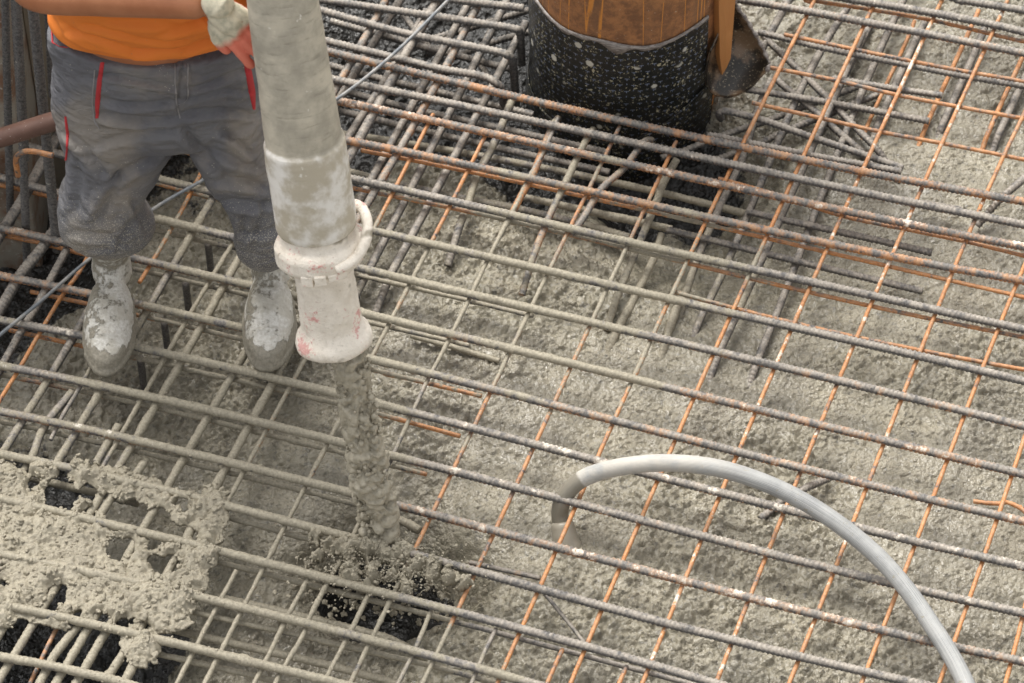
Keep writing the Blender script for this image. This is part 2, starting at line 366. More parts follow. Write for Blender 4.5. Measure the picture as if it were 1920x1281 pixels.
def bar(kind, pts, label, rust=None, ce=None, r=None, z=None, name=None, ext=True, white=0.0, group=None, sink=''):
    z0, r0, ru0 = LAY[kind]; z0 = z if z is not None else z0; r = r or r0; ru = ru0 if rust is None else rust
    W = [G(p[0], p[1], p[2] if len(p) > 2 else z0) for p in pts]
    if len(pts) >= 7 and all(len(p) < 3 for p in pts):      # straighten: a bar only bends gently
        A = np.array(W); ax = 0 if np.ptp(A[:, 0]) > np.ptp(A[:, 1]) else 1; q = A[:, ax]; mu = q.mean()
        A[:, 1-ax] = np.polyval(np.polyfit(q-mu, A[:, 1-ax], 3 if len(pts) > 9 else 2), q-mu); W = [a for a in A]
    def outside(p): return p[0] < 12 or p[0] > 1908 or p[1] < 12 or p[1] > 1269
    if ext:
        if outside(pts[0]): d = W[0]-W[1]; W.insert(0, W[0]+d/np.linalg.norm(d)*.45)
        if outside(pts[-1]): d = W[-1]-W[-2]; W.append(W[-1]+d/np.linalg.norm(d)*.45)
    if 'b' in sink: d = W[-1]-W[-2]; d = d/np.linalg.norm(d); W.append(W[-1]+d*.05+np.array([0, 0, -.016])); W.append(W[-1]+d*.05+np.array([0, 0, -.022]))
    if 'a' in sink: d = W[0]-W[1]; d = d/np.linalg.norm(d); W.insert(0, W[0]+d*.05+np.array([0, 0, -.02]))
    thick = r > .007
    P, s = resample(W, .0026 if thick else .0036, ); k = 14 if thick else 10
    # slight hand-laid waviness
    P = P+np.column_stack([np.zeros(len(P)), .0006*np.sin(s*7+len(label)), .0006*np.sin(s*7+3)])
    ph = np.arange(k)*2*math.pi/k
    c = ce_at(P) if ce is None else np.full(len(P), float(ce))
    cn = c+.22*vn(P, 9, len(label))
    cov = np.clip(cn, 0, 1)[:, None]
    per = .0105 if thick else .0082
    t = (s[:, None]+ (.006 if thick else .003)*np.sin(ph)[None])/per*2*math.pi
    ribs = sstep(.05, .75, np.sin(t))
    rr = r*.93+(.0022 if thick else .0008)*ribs*(1-.60*cov) 
    T, S, U = frames(P); D = S[:, None]*np.cos(ph)[None, :, None]+U[:, None]*np.sin(ph)[None, :, None]
    Q = (P[:, None]+D*r).reshape(-1, 3)
    n1 = vn(Q, 130, 5).reshape(len(P), k); n2 = vn(Q, 50, 6).reshape(len(P), k); n3 = vn(Q, 14, 7).reshape(len(P), k)
    under = np.clip(-D[..., 2], 0, 1)
    heavy = sstep(.6, 1.05, cn)[:, None]
    rr = rr + heavy*(.0007+.0009*n1*(.5+.8*under)+.0010*np.clip(n2, -.3, 1)) + (.0003*n1)
    rr = rr + heavy*sstep(.35, .8, n3)*.0018*(.5+np.clip(n2, -.5, 1))
    Vt = (P[:, None]+D*rr[..., None]).reshape(-1, 3)
    n = len(P); cr = np.repeat(cn, k)+.12*np.clip(D[..., 2].ravel(), -1, 1)
    gr = np.full(n*k, ru)-.30+.26*under.ravel()
    at = np.column_stack([np.clip(cr-.37, 0, 1.0), np.clip(gr, 0, 1), np.full(n*k, white)+.0, np.ones(n*k)])
    Vt = np.vstack([Vt, P[0], P[-1]]); at = np.vstack([at, at[0], at[-1]]); j = np.arange(k); o = (n-1)*k
    F = [ring_faces(n, k), np.vstack([np.stack([np.full(k, n*k), (j+1) % k, j], 1), np.stack([np.full(k, n*k+1), o+j, o+(j+1) % k], 1)])]
    ob = mesh_obj(name or NAMEB[kind], Vt, F, MBAR, attr=at)
    return tag(ob, label, 'rebar', group or GRP[kind])

T = 'T'
bar(T, [(850,0),(915,8),(982,16)], 'short dark ribbed bar at the top edge ending against the black wrap', .2)
bar(T, [(627,3),(700,14),(793,28),(900,44),(962,54),(975,64,-.02),(978,120,-.13)], 'grey ribbed bar beside the hose top, highest one hooked down at the black wrap', .2)
bar(T, [(590,16),(660,36),(760,62),(850,80),(933,97),(952,104,-.005),(962,120,-.04),(967,200,-.2)], 'ribbed bar right of the hose whose brown hooked end turns down beside the black wrap', .45)
bar(T, [(600,74),(680,94),(747,110),(830,130),(900,142),(930,156,-.006),(942,175,-.04),(945,215,-.12)], 'ribbed bar hooked down just above the long rusty orange bar crossing the pile foot', .4)
bar(T, [(560,84),(617,97),(720,122),(820,143),(960,178),(1100,214),(1241,248),(1382,276),(1513,299),(1617,320),(1780,350),(1920,381)], 'long rusty orange ribbed bar crossing right in front of the pipe pile', .74, z=.002)
bar(T, [(560,136),(623,150),(740,172),(843,193),(960,219),(1129,256),(1297,292),(1480,330),(1593,356),(1713,382),(1920,421)], 'long ribbed bar just below the orange one at the pipe pile foot', .55, white=.02)
bar(T, [(560,172),(633,192),(793,223),(960,259),(1129,295),(1297,333),(1470,370),(1563,396),(1703,420),(1813,440),(1920,464)], 'second long ribbed bar below the orange one, rusty with white patches', .75, white=.1)
bar(T, [(300,250),(345,262),(500,285),(647,257+8),(740,280),(827,297),(993,333),(1130,364),(1280,402),(1447,434),(1553,457),(1680,479),(1797,503),(1920,529)][3:], 'third long ribbed bar below the orange one, leaving the hose above its clamp', .75)
bar(T, [(290,248),(317,257),(367,270),(500,300),(657,337),(860,377),(923,394),(1067,427),(1280,477),(1407,507),(1513,527),(1640,556),(1780,586),(1920,617)], 'long bar passing between the trouser legs, dark smooth steel at the right edge', .25)
bar(T, [(0,258),(37,267),(117,292),(200,315),(290,335),(427,372),(560,402),(700,430),(813,453),(923,480),(1040,508),(1147,533),(1280,570),(1370,593),(1490,617),(1603,640),(1723,667),(1847,697),(1920,713)], 'long bar level with the hose clamp ring, grey dusty steel on the right', .3)
bar(T, [(0,330),(57,346),(113,361),(200,388),(283,415),(433,447),(560,476),(670,502),(767,523),(883,547),(1000,573),(1107,600),(1217,630),(1333,660),(1447,690),(1567,717),(1687,743),(1813,770),(1920,796)], 'long ribbed bar behind the trouser knee and just below the clamp ring', .62)
bar(T, [(0,425),(60,440),(113,453),(253,490),(320,503),(473,535),(570,560),(683,587),(773,607),(853,627),(960,653),(1073,683),(1187,713),(1280,737),(1413,767),(1540,797),(1667,825),(1780,857),(1903,886),(1920,890)], 'long bar touching the trouser hem and the middle of the white end pipe', .7, white=.05)
bar(T, [(0,515),(80,531),(173,553),(257,572),(287,578),(467,619),(570,645),(687,673),(817,700),(927,727),(1040,758),(1150,785),(1280,820),(1383,852),(1503,882),(1630,912),(1747,937),(1870,965),(1920,976)], 'long bar crossing behind the ankles of both boots and the white pipe flange', .7, white=.05)
bar(T, [(0,600),(75,614),(150,631),(247,650),(347,667),(430,688),(513,710),(627,740),(693,755),(807,780),(940,813),(1023,840),(1130,867),(1207,889),(1280,908),(1350,926),(1480,954),(1590,983),(1717,1015),(1843,1045),(1920,1063)], 'long bar under the boot soles that runs behind the arch of the grey vibrator hose', .6, white=.08)
bar(T, [(0,687),(83,702),(167,717),(293,743),(467,787),(633,827),(707,849),(840,881),(957,916),(1073,941),(1193,974),(1280,997),(1320,1006),(1440,1034),(1563,1066),(1653,1088),(1733,1106),(1813,1131),(1920,1151)], 'long bar just in front of the boot toes, crossing over the vibrator head top', .6, white=.06)
bar(T, [(0,772),(60,786),(133,800),(253,820),(433,863),(530,890),(640,920),(723,947),(803,967),(930,997),(1040,1031),(1167,1054),(1280,1084),(1403,1121),(1527,1151),(1653,1182),(1793,1211),(1920,1244)], 'long bar second below the boots, crossing over the vibrator head base', .7, white=.08)
bar(T, [(0,853),(80,868),(150,883),(320,917),(433,947),(530,975),(640,1007),(773,1044),(890,1074),(1010,1104),(1133,1131),(1253,1164),(1373,1204),(1497,1234),(1630,1261),(1723,1283)], 'long bar running through the splash where the poured concrete lands', .4)
bar(T, [(0,934),(80,952),(160,974),(250,996),(343,1017),(500,1051),(640,1094),(733,1114),(853,1147),(977,1181),(1097,1211),(1223,1247),(1280,1264),(1350,1284)], 'long ribbed bar coming out of the concrete heap, next below the splash', .35)
bar(T, [(0,1040),(170,1072),(340,1111),(467,1143),(640,1187),(773,1221),(900,1252),(1005,1284)], 'long coated bar leaving the right tip of the concrete heap, second below the splash', .3)
bar(T, [(0,1134),(66,1147),(133,1161),(283,1197),(433,1231),(617,1275),(640,1284)], 'coated bar skirting the lower edge of the concrete heap', .3)
bar(T, [(0,1231),(66,1243),(133,1257),(207,1275),(240,1284)], 'coated bar across the bottom left corner of the frame', .3)
bar(T, [(1330,-10),(1387,0),(1513,20),(1647,47),(1750,66),(1847,85),(1920,100)], 'thick brown ribbed bar running right from beside the torn black flap', .62)
bar(T, [(1560,-8),(1603,0),(1760,27),(1867,48),(1920,60)], 'thick ribbed bar with a pale top in the upper right corner, between two others', .3, white=.05)
bar(T, [(1780,-6),(1800,0),(1920,20)], 'thick grey ribbed bar cutting the very top right corner', .2)
# thin bars running the same way, upper right
bar('S', [(1500,-6),(1513,0),(1630,18),(1747,38),(1920,78)], 'thin orange bar highest in the upper right corner')
bar('S', [(1470,65),(1600,92),(1780,128),(1920,153)], 'thin orange bar lying along a grey steel lap bar right of the torn flap')
bar('S', [(1443,127),(1570,151),(1680,177),(1797,200),(1920,223)], 'thin orange bar starting at the lower edge of the torn black flap')
bar('S', [(1410,193),(1547,223),(1653,247),(1773,270),(1920,300)], 'thin orange bar next above the long bar that crosses the pile foot, right side')
bar('S', [(1347,334),(1470,369),(1580,405),(1697,430),(1813,454),(1920,480)], 'thin bright orange bar hugging the underside of a rusty white patched ribbed bar')
bar('S', [(677,280),(767,300),(860,320),(993,350),(1200,389),(1280,407),(1323,420),(1430,447),(1547,473),(1663,500),(1780,527),(1920,556)], 'thin bar starting brown beside the hose and turning bright orange at right centre', .95)
bar('S', [(660,353),(833,387),(960,413),(1100,448),(1290,498),(1400,520),(1517,547),(1630,570),(1747,600),(1867,623),(1920,633)], 'thin bar from beside the hose clamp, lowest but one orange one at the right edge')
bar('S', [(1262,546),(1377,581),(1490,604),(1603,628),(1727,661),(1847,681),(1920,693)], 'thin orange bar beginning amid coated stubs at centre, next above a dusty smooth bar', z=-.0255)
# thin bars under the thick ones, left and centre
bar('s', [(283,430),(350,445),(433,463),(560,491),(670,516),(770,540),(860,561),(1000,592)], 'thin dark bar under the ribbed bar just below the clamp ring', .2)
bar('s', [(250,505),(320,520),(473,553),(580,580),(683,604),(800,630),(880,648)], 'thin bar under the long bar at the trouser hem', .4)
bar('s', [(57,548),(110,558),(170,571),(250,588),(350,612),(457,637),(570,664),(690,692),(800,718),(903,743)], 'thin bar, orange left of the boot, under the long bar behind the ankles', .9)
bar('s', [(17,620),(70,630),(123,640),(150,650),(245,670),(413,705),(520,730),(627,757),(700,774),(863,818)], 'thin bar, orange at far left, passing under the boot soles', .9)
bar('s', [(0,703),(83,720),(190,742),(273,761),(390,786),(505,816),(620,846),(720,870),(800,888)], 'thin bar under the long bar in front of the boot toes', .8)
bar('s', [(0,790),(100,812),(260,846),(430,888),(530,912),(640,938),(720,960)], 'thin coated bar under the second long bar below the boots', .3)
bar('s', [(410,966),(500,990),(640,1028),(760,1062)], 'short thin coated bar running from the heap knot into the splash', .2, r=.006)
bar('s', [(370,1045),(500,1074),(640,1113),(760,1142),(860,1168),(1000,1206),(1130,1235),(1280,1280)], 'thin bar from the right tip of the heap, next below the splash', .3, r=.006)
bar('s', [(335,1140),(440,1165),(540,1186),(640,1210),(800,1247),(960,1290)], 'thin coated bar leaving the heap edge near the bottom of the frame', .2, r=.006)
bar('s', [(275,1222),(370,1243),(500,1273),(560,1288)], 'lowest thin coated bar at the bottom edge under the heap', .2, r=.006)
bar('s', [(0,347),(55,360),(110,373)], 'thin orange bar at the left edge below the brown tube', .95)
bar('s', [(0,440),(75,456),(150,475),(205,489)], 'thin orange bar at the left edge under the bar that touches the trouser hem', .95)
bar('s', [(210,258),(327,280),(370,291),(480,316)], 'thin orange bar seen between the thighs, uppermost in the gap', .95)
bar('s', [(270,338),(340,356),(400,372),(440,383)], 'thin rusty bar seen between the knees', .95)
# thin cross bars, right to left
bar('B', [(1920,826),(1905,868),(1870,965),(1845,1050),(1815,1134),(1790,1200),(1760,1283)], 'thin orange cross bar crossing the far end of the vibrator hose at lower right', .98)
bar('B', [(1925,1125),(1908,1195),(1885,1283)], 'thin orange cross bar cutting the lower right corner', .98)
bar('B', [(1925,490),(1903,540),(1873,613),(1843,687),(1810,773),(1783,849),(1747,941),(1717,1016),(1690,1092),(1655,1172),(1623,1264),(1616,1283)], 'thin orange cross bar, second in from the right edge at mid height', .98)
bar('B', [(1920,213),(1890,277),(1853,353),(1830,413),(1813,443),(1783,523),(1747,600),(1717,680),(1693,737),(1663,817),(1640,880),(1610,952),(1580,1035),(1560,1084),(1530,1150),(1505,1215),(1480,1284)], 'thin orange cross bar reaching the right edge just below the top corner', .9, white=.05)
bar('B', [(1893,-8),(1863,57),(1827,133),(1797,200),(1770,273),(1733,337),(1703,413),(1667,487),(1640,553),(1603,637),(1573,710),(1537,797),(1510,870),(1472,955),(1440,1034),(1412,1110),(1377,1195),(1347,1267),(1340,1284)], 'long thin cross bar third from the right along the top edge, white dusted halfway', .9, white=.08)
bar('B', [(1769,-8),(1713,113),(1683,177),(1653,247),(1617,317),(1597,363),(1580,407),(1550,463),(1513,547),(1487,607),(1457,683),(1420,763),(1393,827),(1372,880),(1347,930),(1321,1006),(1290,1084),(1250,1164),(1225,1225),(1204,1284)], 'thin cross bar with a white streak, passing under the hose arch crown', .92, white=.1)
bar('B', [(1645,-6),(1600,93),(1570,150),(1540,220),(1507,293),(1480,353),(1460,400),(1440,440),(1410,497),(1370,583),(1333,670),(1310,733),(1280,800),(1255,850),(1233,901),(1197,981),(1170,1051),(1133,1131),(1100,1207),(1070,1284)], 'thin orange cross bar second from the torn flap, running left of the hose arch crown', .95)
bar('B', [(1531,-8),(1490,73),(1460,130),(1430,197),(1393,277),(1367,327),(1320,420),(1297,470),(1280,500),(1247,575),(1220,640),(1187,707),(1157,780),(1137,827),(1113,876),(1077,954),(1050,1017),(1013,1094),(980,1181),(940,1261),(930,1284)], 'thin orange cross bar nearest the torn flap, crossing over the vibrator head', .95)
bar('B', [(1268,265),(1240,325),(1203,403),(1170,477),(1133,553),(1100,623),(1063,700),(1030,773),(1000,850),(967,917),(920,1004),(887,1084),(847,1164),(817,1231),(793,1284)], 'thin cross bar from the pile foot, orange only left of the vibrator head', .85)
bar('B', [(1160,238),(1127,310),(1107,353),(1060,447),(1020,523),(987,593),(950,670),(917,747),(880,817),(843,894),(813,957),(783,1021),(767,1054),(727,1137),(697,1197),(655,1284)], 'thin cross bar ending orange right beside the falling concrete stream', .85)
bar('B', [(1046,222,-.012),(1020,283),(990,335),(970,380),(947,423),(910,497),(877,567),(837,647),(800,717),(767,787),(730,867),(690,945),(650,1030),(607,1107),(577,1167),(567,1194),(533,1251),(515,1284)], 'thin cross bar from a rusty tip below the pile, passing behind the lower stream', .6)
bar('B', [(913,247),(880,313),(840,400),(800,470),(763,543),(723,617),(700,667),(660,740),(623,813),(567,923),(530,1000),(500,1053),(457,1137),(413,1224),(383,1284)], 'thin cross bar bright orange right of the hose, then coated down past the stream top', .9)
bar('B', [(812,215),(763,313),(740,350),(703,423),(680,470),(640,545),(577,670),(537,737),(493,813),(450,897),(425,945)], 'thin cross bar orange beside the hose clamp lever, hidden behind the white pipe lower down', .95)
bar('B', [(443,1071),(413,1127),(393,1164),(367,1214),(330,1284)], 'thin coated cross bar right of the heap tip near the bottom edge', .2)
bar('B', [(580,1080),(567,1104),(537,1160),(505,1225),(475,1284)], 'thin coated cross bar below the left end of the splash', .2)
bar('B', [(700,1095),(683,1131),(657,1184),(620,1255),(605,1284)], 'thin coated cross bar directly under the splash centre', .2)
bar('B', [(810,1140),(790,1190),(770,1235),(745,1284)], 'short thin coated cross bar right of the splash near the bottom edge', .3)
bar('B', [(930,1180),(910,1220),(895,1255),(883,1284)], 'short thin coated cross bar at the bottom edge between two orange tipped ones', .5)
bar('B', [(1055,1218),(1040,1250),(1025,1284)], 'short thin rusty cross bar at the bottom edge left of the diagonal brace line', .85)
bar('B', [(1175,1250),(1160,1284)], 'very short rusty cross bar piece at the bottom edge centre right', .9)
bar('B', [(395,285),(380,320),(355,370),(330,414),(317,433),(287,487),(262,530)], 'thin orange cross bar seen between the trouser legs', .98)
bar('B', [(443,445),(430,470),(400,513),(383,540),(343,613),(317,660),(300,687),(273,733),(230,810),(190,880),(176,905)], 'thin coated cross bar running down left from between the two boots', .3)
bar('B', [(240,560),(205,625),(170,690),(143,737),(117,780),(95,825)], 'thin cross bar whose lower half shows left of the nearest boot toe', .5)
bar('B', [(165,480),(147,513),(113,560),(73,627),(37,690),(0,750)], 'thin orange cross bar left of the left boot running off the left edge', .98, ce=.3)
# thick cross bars by the boots
bar('C', [(200,522),(167,580),(133,640),(87,717),(40,793),(0,858)], 'thick cross bar next left of the left boot', ce=None)
bar('C', [(430,318),(403,370),(357,440),(310,517),(273,587),(250,633),(205,710),(190,733),(137,813),(100,875),(60,945)], 'thick cross bar running from between the knees down past the left boot toe')
bar('C', [(470,445),(443,493),(390,593),(347,663),(337,683),(290,760),(247,840),(205,905),(163,970),(120,1040)], 'thick coated cross bar midway between the two boots')
bar('C', [(520,560),(470,643),(437,703),(387,780),(343,863),(310,925),(273,987),(230,1055)], 'thick coated cross bar touching the left side of the right boot')
bar('C', [(620,520),(583,585),(547,650),(507,723),(463,803),(423,880),(385,957),(347,1017),(300,1095)], 'thick coated cross bar emerging under the right side of the right boot')
bar('C', [(425,925),(400,984),(377,1021),(340,1085),(300,1150),(267,1215),(232,1284)], 'thick coated cross bar just right of the heap, running off the bottom edge')
bar('C', [(135,735),(83,800),(60,857),(30,905),(0,955)], 'thick coated cross bar left of the heap running to the left edge', ext=True)
bar('C', [(222,798),(205,825),(180,868)], 'short coated stub poking up in front of the left boot', z=-.014)
bar('C', [(270,868),(250,897),(225,940)], 'short coated stub poking out above the heap knot', z=-.014)
bar('C', [(215,920),(195,960),(160,1010),(110,1090),(60,1175),(20,1240),(0,1272)], 'thick cross bar buried in the heap and showing at the far bottom left')
bar('C', [(290,935),(260,990),(200,1085),(150,1170),(105,1225),(85,1260),(70,1290)][3:], 'thick cross bar second from the left below the heap')
bar('C', [(215,1095),(160,1187),(123,1251),(103,1284)], 'thick cross bar third from the left below the heap')
bar('C', [(250,1100),(193,1194),(157,1257),(141,1284)], 'thick cross bar fourth from the left below the heap')
bar('C', [(300,1110),(267,1170),(233,1222),(200,1275),(194,1288)], 'thick cross bar below the heap, left one of a close pair')
bar('C', [(45,1110),(10,1170),(-5,1195)], 'thick cross bar at the left edge below the heap')
bar('B', [(115,1165),(100,1190),(80,1231),(55,1284)], 'thin rusty cross bar between thick ones below the heap', .8, ce=.3, z=-.034)
bar('C', [(120,412),(95,440),(77,467),(37,517),(0,580)], 'thick brown cross bar at the left edge below the trouser knee', .3, ce=.25, r=.0125)
bar('C', [(125,228),(83,300),(40,377),(0,440)], 'thick brown tube like bar slanting down beside the upright ribbed bar', .25, ce=.3, r=.013)
bar('C', [(125,468),(90,533),(67,577),(40,620),(0,692)], 'dusty ribbed cross bar at left with the thin cable passing over it', .45, ce=.55)
# thick cross bars between hose and pipe pile
bar('E', [(728,-8),(687,67),(643,143),(600,222)], 'brown rusty cross bar nearest the hose top', .68, ce=.1)
bar('L', [(754,-6),(693,93),(640,180),(600,250)], 'deep grey cross bar next right of the brown one by the hose top', .1, z=-.06, ce=.2)
bar('E', [(827,-8),(773,80),(740,140),(700,213),(650,303),(640,322)], 'thick brown cross bar passing under the thin cable right of the hose', .55, ce=.35, r=.0115)
bar('L', [(800,20),(767,77),(703,180),(660,247),(630,300)], 'deep ribbed cross bar right beside the thick brown one by the hose', .1, z=-.055, ce=.15)
bar('L', [(885,-6),(843,70),(813,127),(777,197),(733,267),(693,337),(650,420),(640,440)], 'deep grey ribbed cross bar, left neighbour of the rust brown one at top centre', .1, z=-.05, ce=.3)
bar('E', [(904,-8),(853,93),(820,160),(800,197),(763,253),(740,290),(683,390),(655,440)], 'rust brown cross bar at top centre crossing under the long orange bar', .68, ce=.3)
bar('L', [(955,-8),(943,17),(913,73),(887,127),(853,187),(837,227),(807,283),(767,357),(733,427),(700,490),(672,545)], 'grey ribbed cross bar, right neighbour of the rust brown one at top centre', .1, z=-.05, ce=.5, sink='b')
bar('L', [(985,42),(943,123),(917,180),(883,237),(850,300),(810,363),(773,440),(737,510)], 'grey ribbed cross bar touching the left side of the black wrap', .1, z=-.05, ce=.5, sink='b')
bar('L', [(962,183),(927,267),(893,333),(875,390),(863,420)], 'coated cross bar starting at the left foot of the pile', .2, z=-.045, ce=.75, sink='b')
bar('E', [(1046,222,-.04),(1036,236),(1022,270),(1003,318),(978,365),(960,400)], 'bar with a bent rusty tip standing left under the pile', .8, ce=.7, r=.008)
bar('E', [(1112,243,-.04),(1103,255),(1085,290),(1060,343),(1027,413),(1003,473)], 'bar with a bent rusty tip standing second under the pile', .75, ce=.75, r=.008, sink='b')
bar('E', [(1222,262,-.04),(1205,268),(1170,315),(1127,355),(1093,410),(1070,440)], 'bar with a bent rusty tip standing third under the pile', .7, ce=.75, r=.008)
bar('E', [(1268,300),(1245,340),(1230,380),(1205,440),(1180,500),(1163,540)], 'coated cross bar leaving the right foot of the pile downward', .3, ce=.9, z=-.05, r=.0085, sink='b')
# steel bars of the lower layer on the right
bar('F', [(1610,-8),(1593,0),(1547,73),(1523,127),(1493,193),(1460,267),(1423,350),(1397,410),(1383,450),(1350,520),(1317,593)], 'steel ribbed lower cross bar, first right of the torn flap', .1, sink='b')
bar('F', [(1700,-8),(1683,17),(1647,97),(1610,187),(1577,277),(1537,373),(1520,425),(1497,483),(1470,547),(1453,593),(1423,673)], 'long blue grey lower cross bar running down to the concrete at centre right', .05, sink='b')
bar('F', [(1620,60),(1600,100),(1560,187),(1540,240),(1520,287),(1487,353),(1460,427),(1437,463),(1407,530),(1373,607),(1355,650)], 'steel ribbed lower cross bar hugging the second orange cross bar right of the flap', .15, z=-.062, sink='b')
bar('F', [(1445,150),(1420,207),(1390,300),(1347,393),(1310,480),(1287,547)], 'grey lower cross bar right below the torn flap', .15, sink='b')
bar('F', [(1490,-8),(1480,0),(1440,72),(1425,100)], 'short grey lower cross bar behind the flap at the top', .1)
bar('F', [(1240,440),(1223,490),(1187,563),(1163,607)], 'half sunk coated stub at the centre of the picture', .1, z=-.076, ce=1.1, sink='b')
bar('F', [(1290,540),(1267,583),(1250,633)], 'half sunk coated stub right of the central one', .1, z=-.076, ce=1.1, sink='b')
bar('F', [(1635,40),(1580,150),(1540,235)], 'shaded lower steel bar between the first two orange cross bars at top right', .1, z=-.105, sink='b')
bar('F', [(1735,40),(1713,83),(1653,217)], 'thick lower steel bar sinking into concrete left of an orange one at top right', .05, z=-.085, sink='b')
bar('F', [(1715,40),(1700,77),(1630,227)], 'rusty thin lower bar beside a thick steel one at top right', .95, z=-.09, r=.005, sink='b')
bar('F', [(1850,40),(1830,93),(1773,220)], 'lower steel bar sinking into concrete right of centre at top right', .05, z=-.085, sink='b')
bar('F', [(1835,20),(1817,60),(1780,140),(1740,227)], 'bright orange lower bar sinking into concrete between steel ones at top right', .98, z=-.08, r=.006, sink='b')
bar('F', [(1930,125),(1920,150),(1877,243)], 'lower steel bar sinking into concrete next to the right edge', .05, z=-.085, sink='b')
bar('F', [(1926,90),(1913,117),(1857,240)], 'orange lower bar sinking into concrete next to the right edge', .95, z=-.08, r=.006, sink='b')
# grey lap bars
bar('R', [(1422,50),(1430,72),(1520,87),(1600,101),(1780,134),(1913,160),(1930,164)], 'uppermost grey lap bar under the pair of orange bars right of the flap', .1, z=-.034)
bar('R', [(1560,147),(1573,150),(1680,167),(1767,179)], 'grey ribbed lap bar with a cut end above the bare concrete patch', .1, z=-.036)
bar('R', [(1400,168),(1413,170),(1557,193),(1650,210),(1742,227)], 'grey ribbed lap bar with a cut end, second below the flap', .15)
bar('R', [(1352,222,-.10),(1348,214,-.05),(1356,208,-.035),(1373,210,-.034),(1430,225,-.035),(1513,254,-.04),(1610,287,-.045),(1693,316,-.05)], 'grey lap bar hooked at the pile and ending in a rusty cut tip', .1, r=.0085)
bar('R', [(1325,254,-.03),(1345,256,-.032),(1373,262,-.034),(1513,290,-.036),(1600,306,-.036),(1690,322,-.038)], 'grey lap bar just above the long orange bar, starting in a rusty bend', .25)
bar('R', [(1400,398),(1413,400),(1470,413),(1530,425),(1640,449),(1747,474)], 'dark ribbed bar end lying on the concrete, upper of two at right centre', .05)
bar('R', [(1250,432),(1320,446),(1387,462),(1440,478),(1547,503),(1647,525),(1730,547)], 'dark ribbed bar end lying on the concrete, lower of two at right centre', .05)
bar('R', [(1600,357),(1627,363),(1720,378),(1803,392)], 'dark thin bar end under a white patched ribbed bar at right', .05, r=.007)
# lower bars running down to the right, left of and below the pile
bar('H', [(600,155),(653,173),(767,203),(843,220),(947,243),(1143,287)], 'lower ribbed bar between hose and pile, uppermost of the stacked lower ones', .1, ce=.4)
bar('H', [(600,200),(637,210),(747,233),(813,250),(960,285),(1080,310),(1143,323)], 'lower ribbed bar with a cut end left of the standing rusty tips', .1, ce=.45)
bar('H', [(600,118),(700,145),(800,168),(900,192),(1000,215)], 'dark lower ribbed bar under the long orange one beside the hose', .1, ce=.15, z=-.09)
bar('H', [(630,245),(700,262),(800,283),(920,295),(1060,317),(1200,352),(1280,374),(1400,402)], 'coated lower bar passing under the foot of the pile', .1, ce=.9)
bar('H', [(640,318),(727,340),(860,370),(977,393),(1077,417),(1180,445)], 'coated lower bar beside the clamp lever running to the centre', .1, ce=.8)
bar('H', [(700,60),(780,85),(860,105),(960,130)], 'dark lower bar between the hooked ribbed bars', .1, ce=.1, z=-.09)
bar('H', [(620,40),(700,62),(790,85),(850,97)], 'dark lower bar next to the hose top', .1, ce=.1, z=-.12)
bar('H', [(980,370),(1060,387),(1200,417),(1260,430)], 'coated lower bar ending among stubs near the centre', .1, ce=1, z=-.07)
bar('H', [(770,630),(847,650),(937,677)], 'short coated stub half sunk right of the white pipe flange', .1, ce=1.1, z=-.072, r=.0065)
bar('H', [(720,962),(750,975),(787,994)], 'short ribbed stub half sunk right of the falling stream', .1, ce=.95, z=-.072, r=.009)
bar('H', [(880,1055),(930,1066),(1013,1084)], 'short rusty stub lying on the concrete right of the splash', .6, ce=.5, z=-.062, r=.006)
bar('H', [(310,1177),(400,1198),(500,1221),(640,1254),(750,1284)], 'lower coated bar near the bottom edge right of the heap', .1, ce=1.1, z=-.09)
bar('H', [(400,1117),(427,1124),(530,1148),(640,1174),(720,1195)], 'lower coated bar showing between the two bars right of the heap', .1, ce=1.1, z=-.08, sink='b')
bar('H', [(0,880),(90,905),(180,925),(260,945)], 'lower coated bar crossing the dark gaps above the heap', .1, ce=1, z=-.075)
bar('H', [(0,960),(60,975)], 'lower coated bar at the left edge above the heap', .1, ce=1, z=-.075)
# diagonal braces
GD = 'diagonal braces of the lower cage'
bar('R', [(1240,296),(1283,283),(1347,257),(1437,227),(1507,200),(1607,163)], 'shiny diagonal ribbed bar under the orange bars by the flap, upper of a pair', .05, z=-.10, group=GD)
bar('R', [(1330,303),(1363,293),(1423,270),(1480,243),(1557,213),(1647,177)], 'diagonal ribbed bar near the flap, lower of a pair', .05, z=-.10, group=GD)
bar('R', [(1430,65),(1443,80),(1493,127),(1547,180),(1600,235),(1640,275)], 'black ribbed diagonal brace sloping down right from the flap, right one', .0, z=-.075, group=GD, sink='b')
bar('R', [(1455,145),(1467,160),(1533,213),(1580,255),(1613,283)], 'black ribbed diagonal brace sloping down right from the flap, left one', .0, z=-.078, group=GD, sink='b')
bar('R', [(995,18),(980,23),(880,53),(787,80)], 'dark brace touching the wrap, upper of the two near the top edge', .0, z=-.12, ce=0, group=GD)
bar('R', [(990,60),(967,67),(913,83),(850,107)], 'dark brace touching the wrap, lower of the two near the top edge', .0, z=-.12, ce=0, group=GD)
bar('R', [(755,25),(780,60),(813,100)], 'short steel brace right of the cable at top', .0, z=-.10, ce=0, group=GD)
bar('R', [(893,112),(913,140),(930,170)], 'short steel brace left of the hooked bar end', .0, z=-.10, ce=.1, group=GD)
bar('R', [(1505,918,-.03),(1555,896,-.07)][::-1]+[(1470,938,-.07),(1425,972,-.078)], 'dark ribbed diagonal brace passing behind the vibrator hose', .05, z=-.07, ce=.12, group=GD)
bar('R', [(1020,1112,-.03),(1060,1160,-.045),(1097,1207,-.05)], 'thin brown diagonal brace below the vibrator head', .3, r=.0045, ce=.5, group=GD)
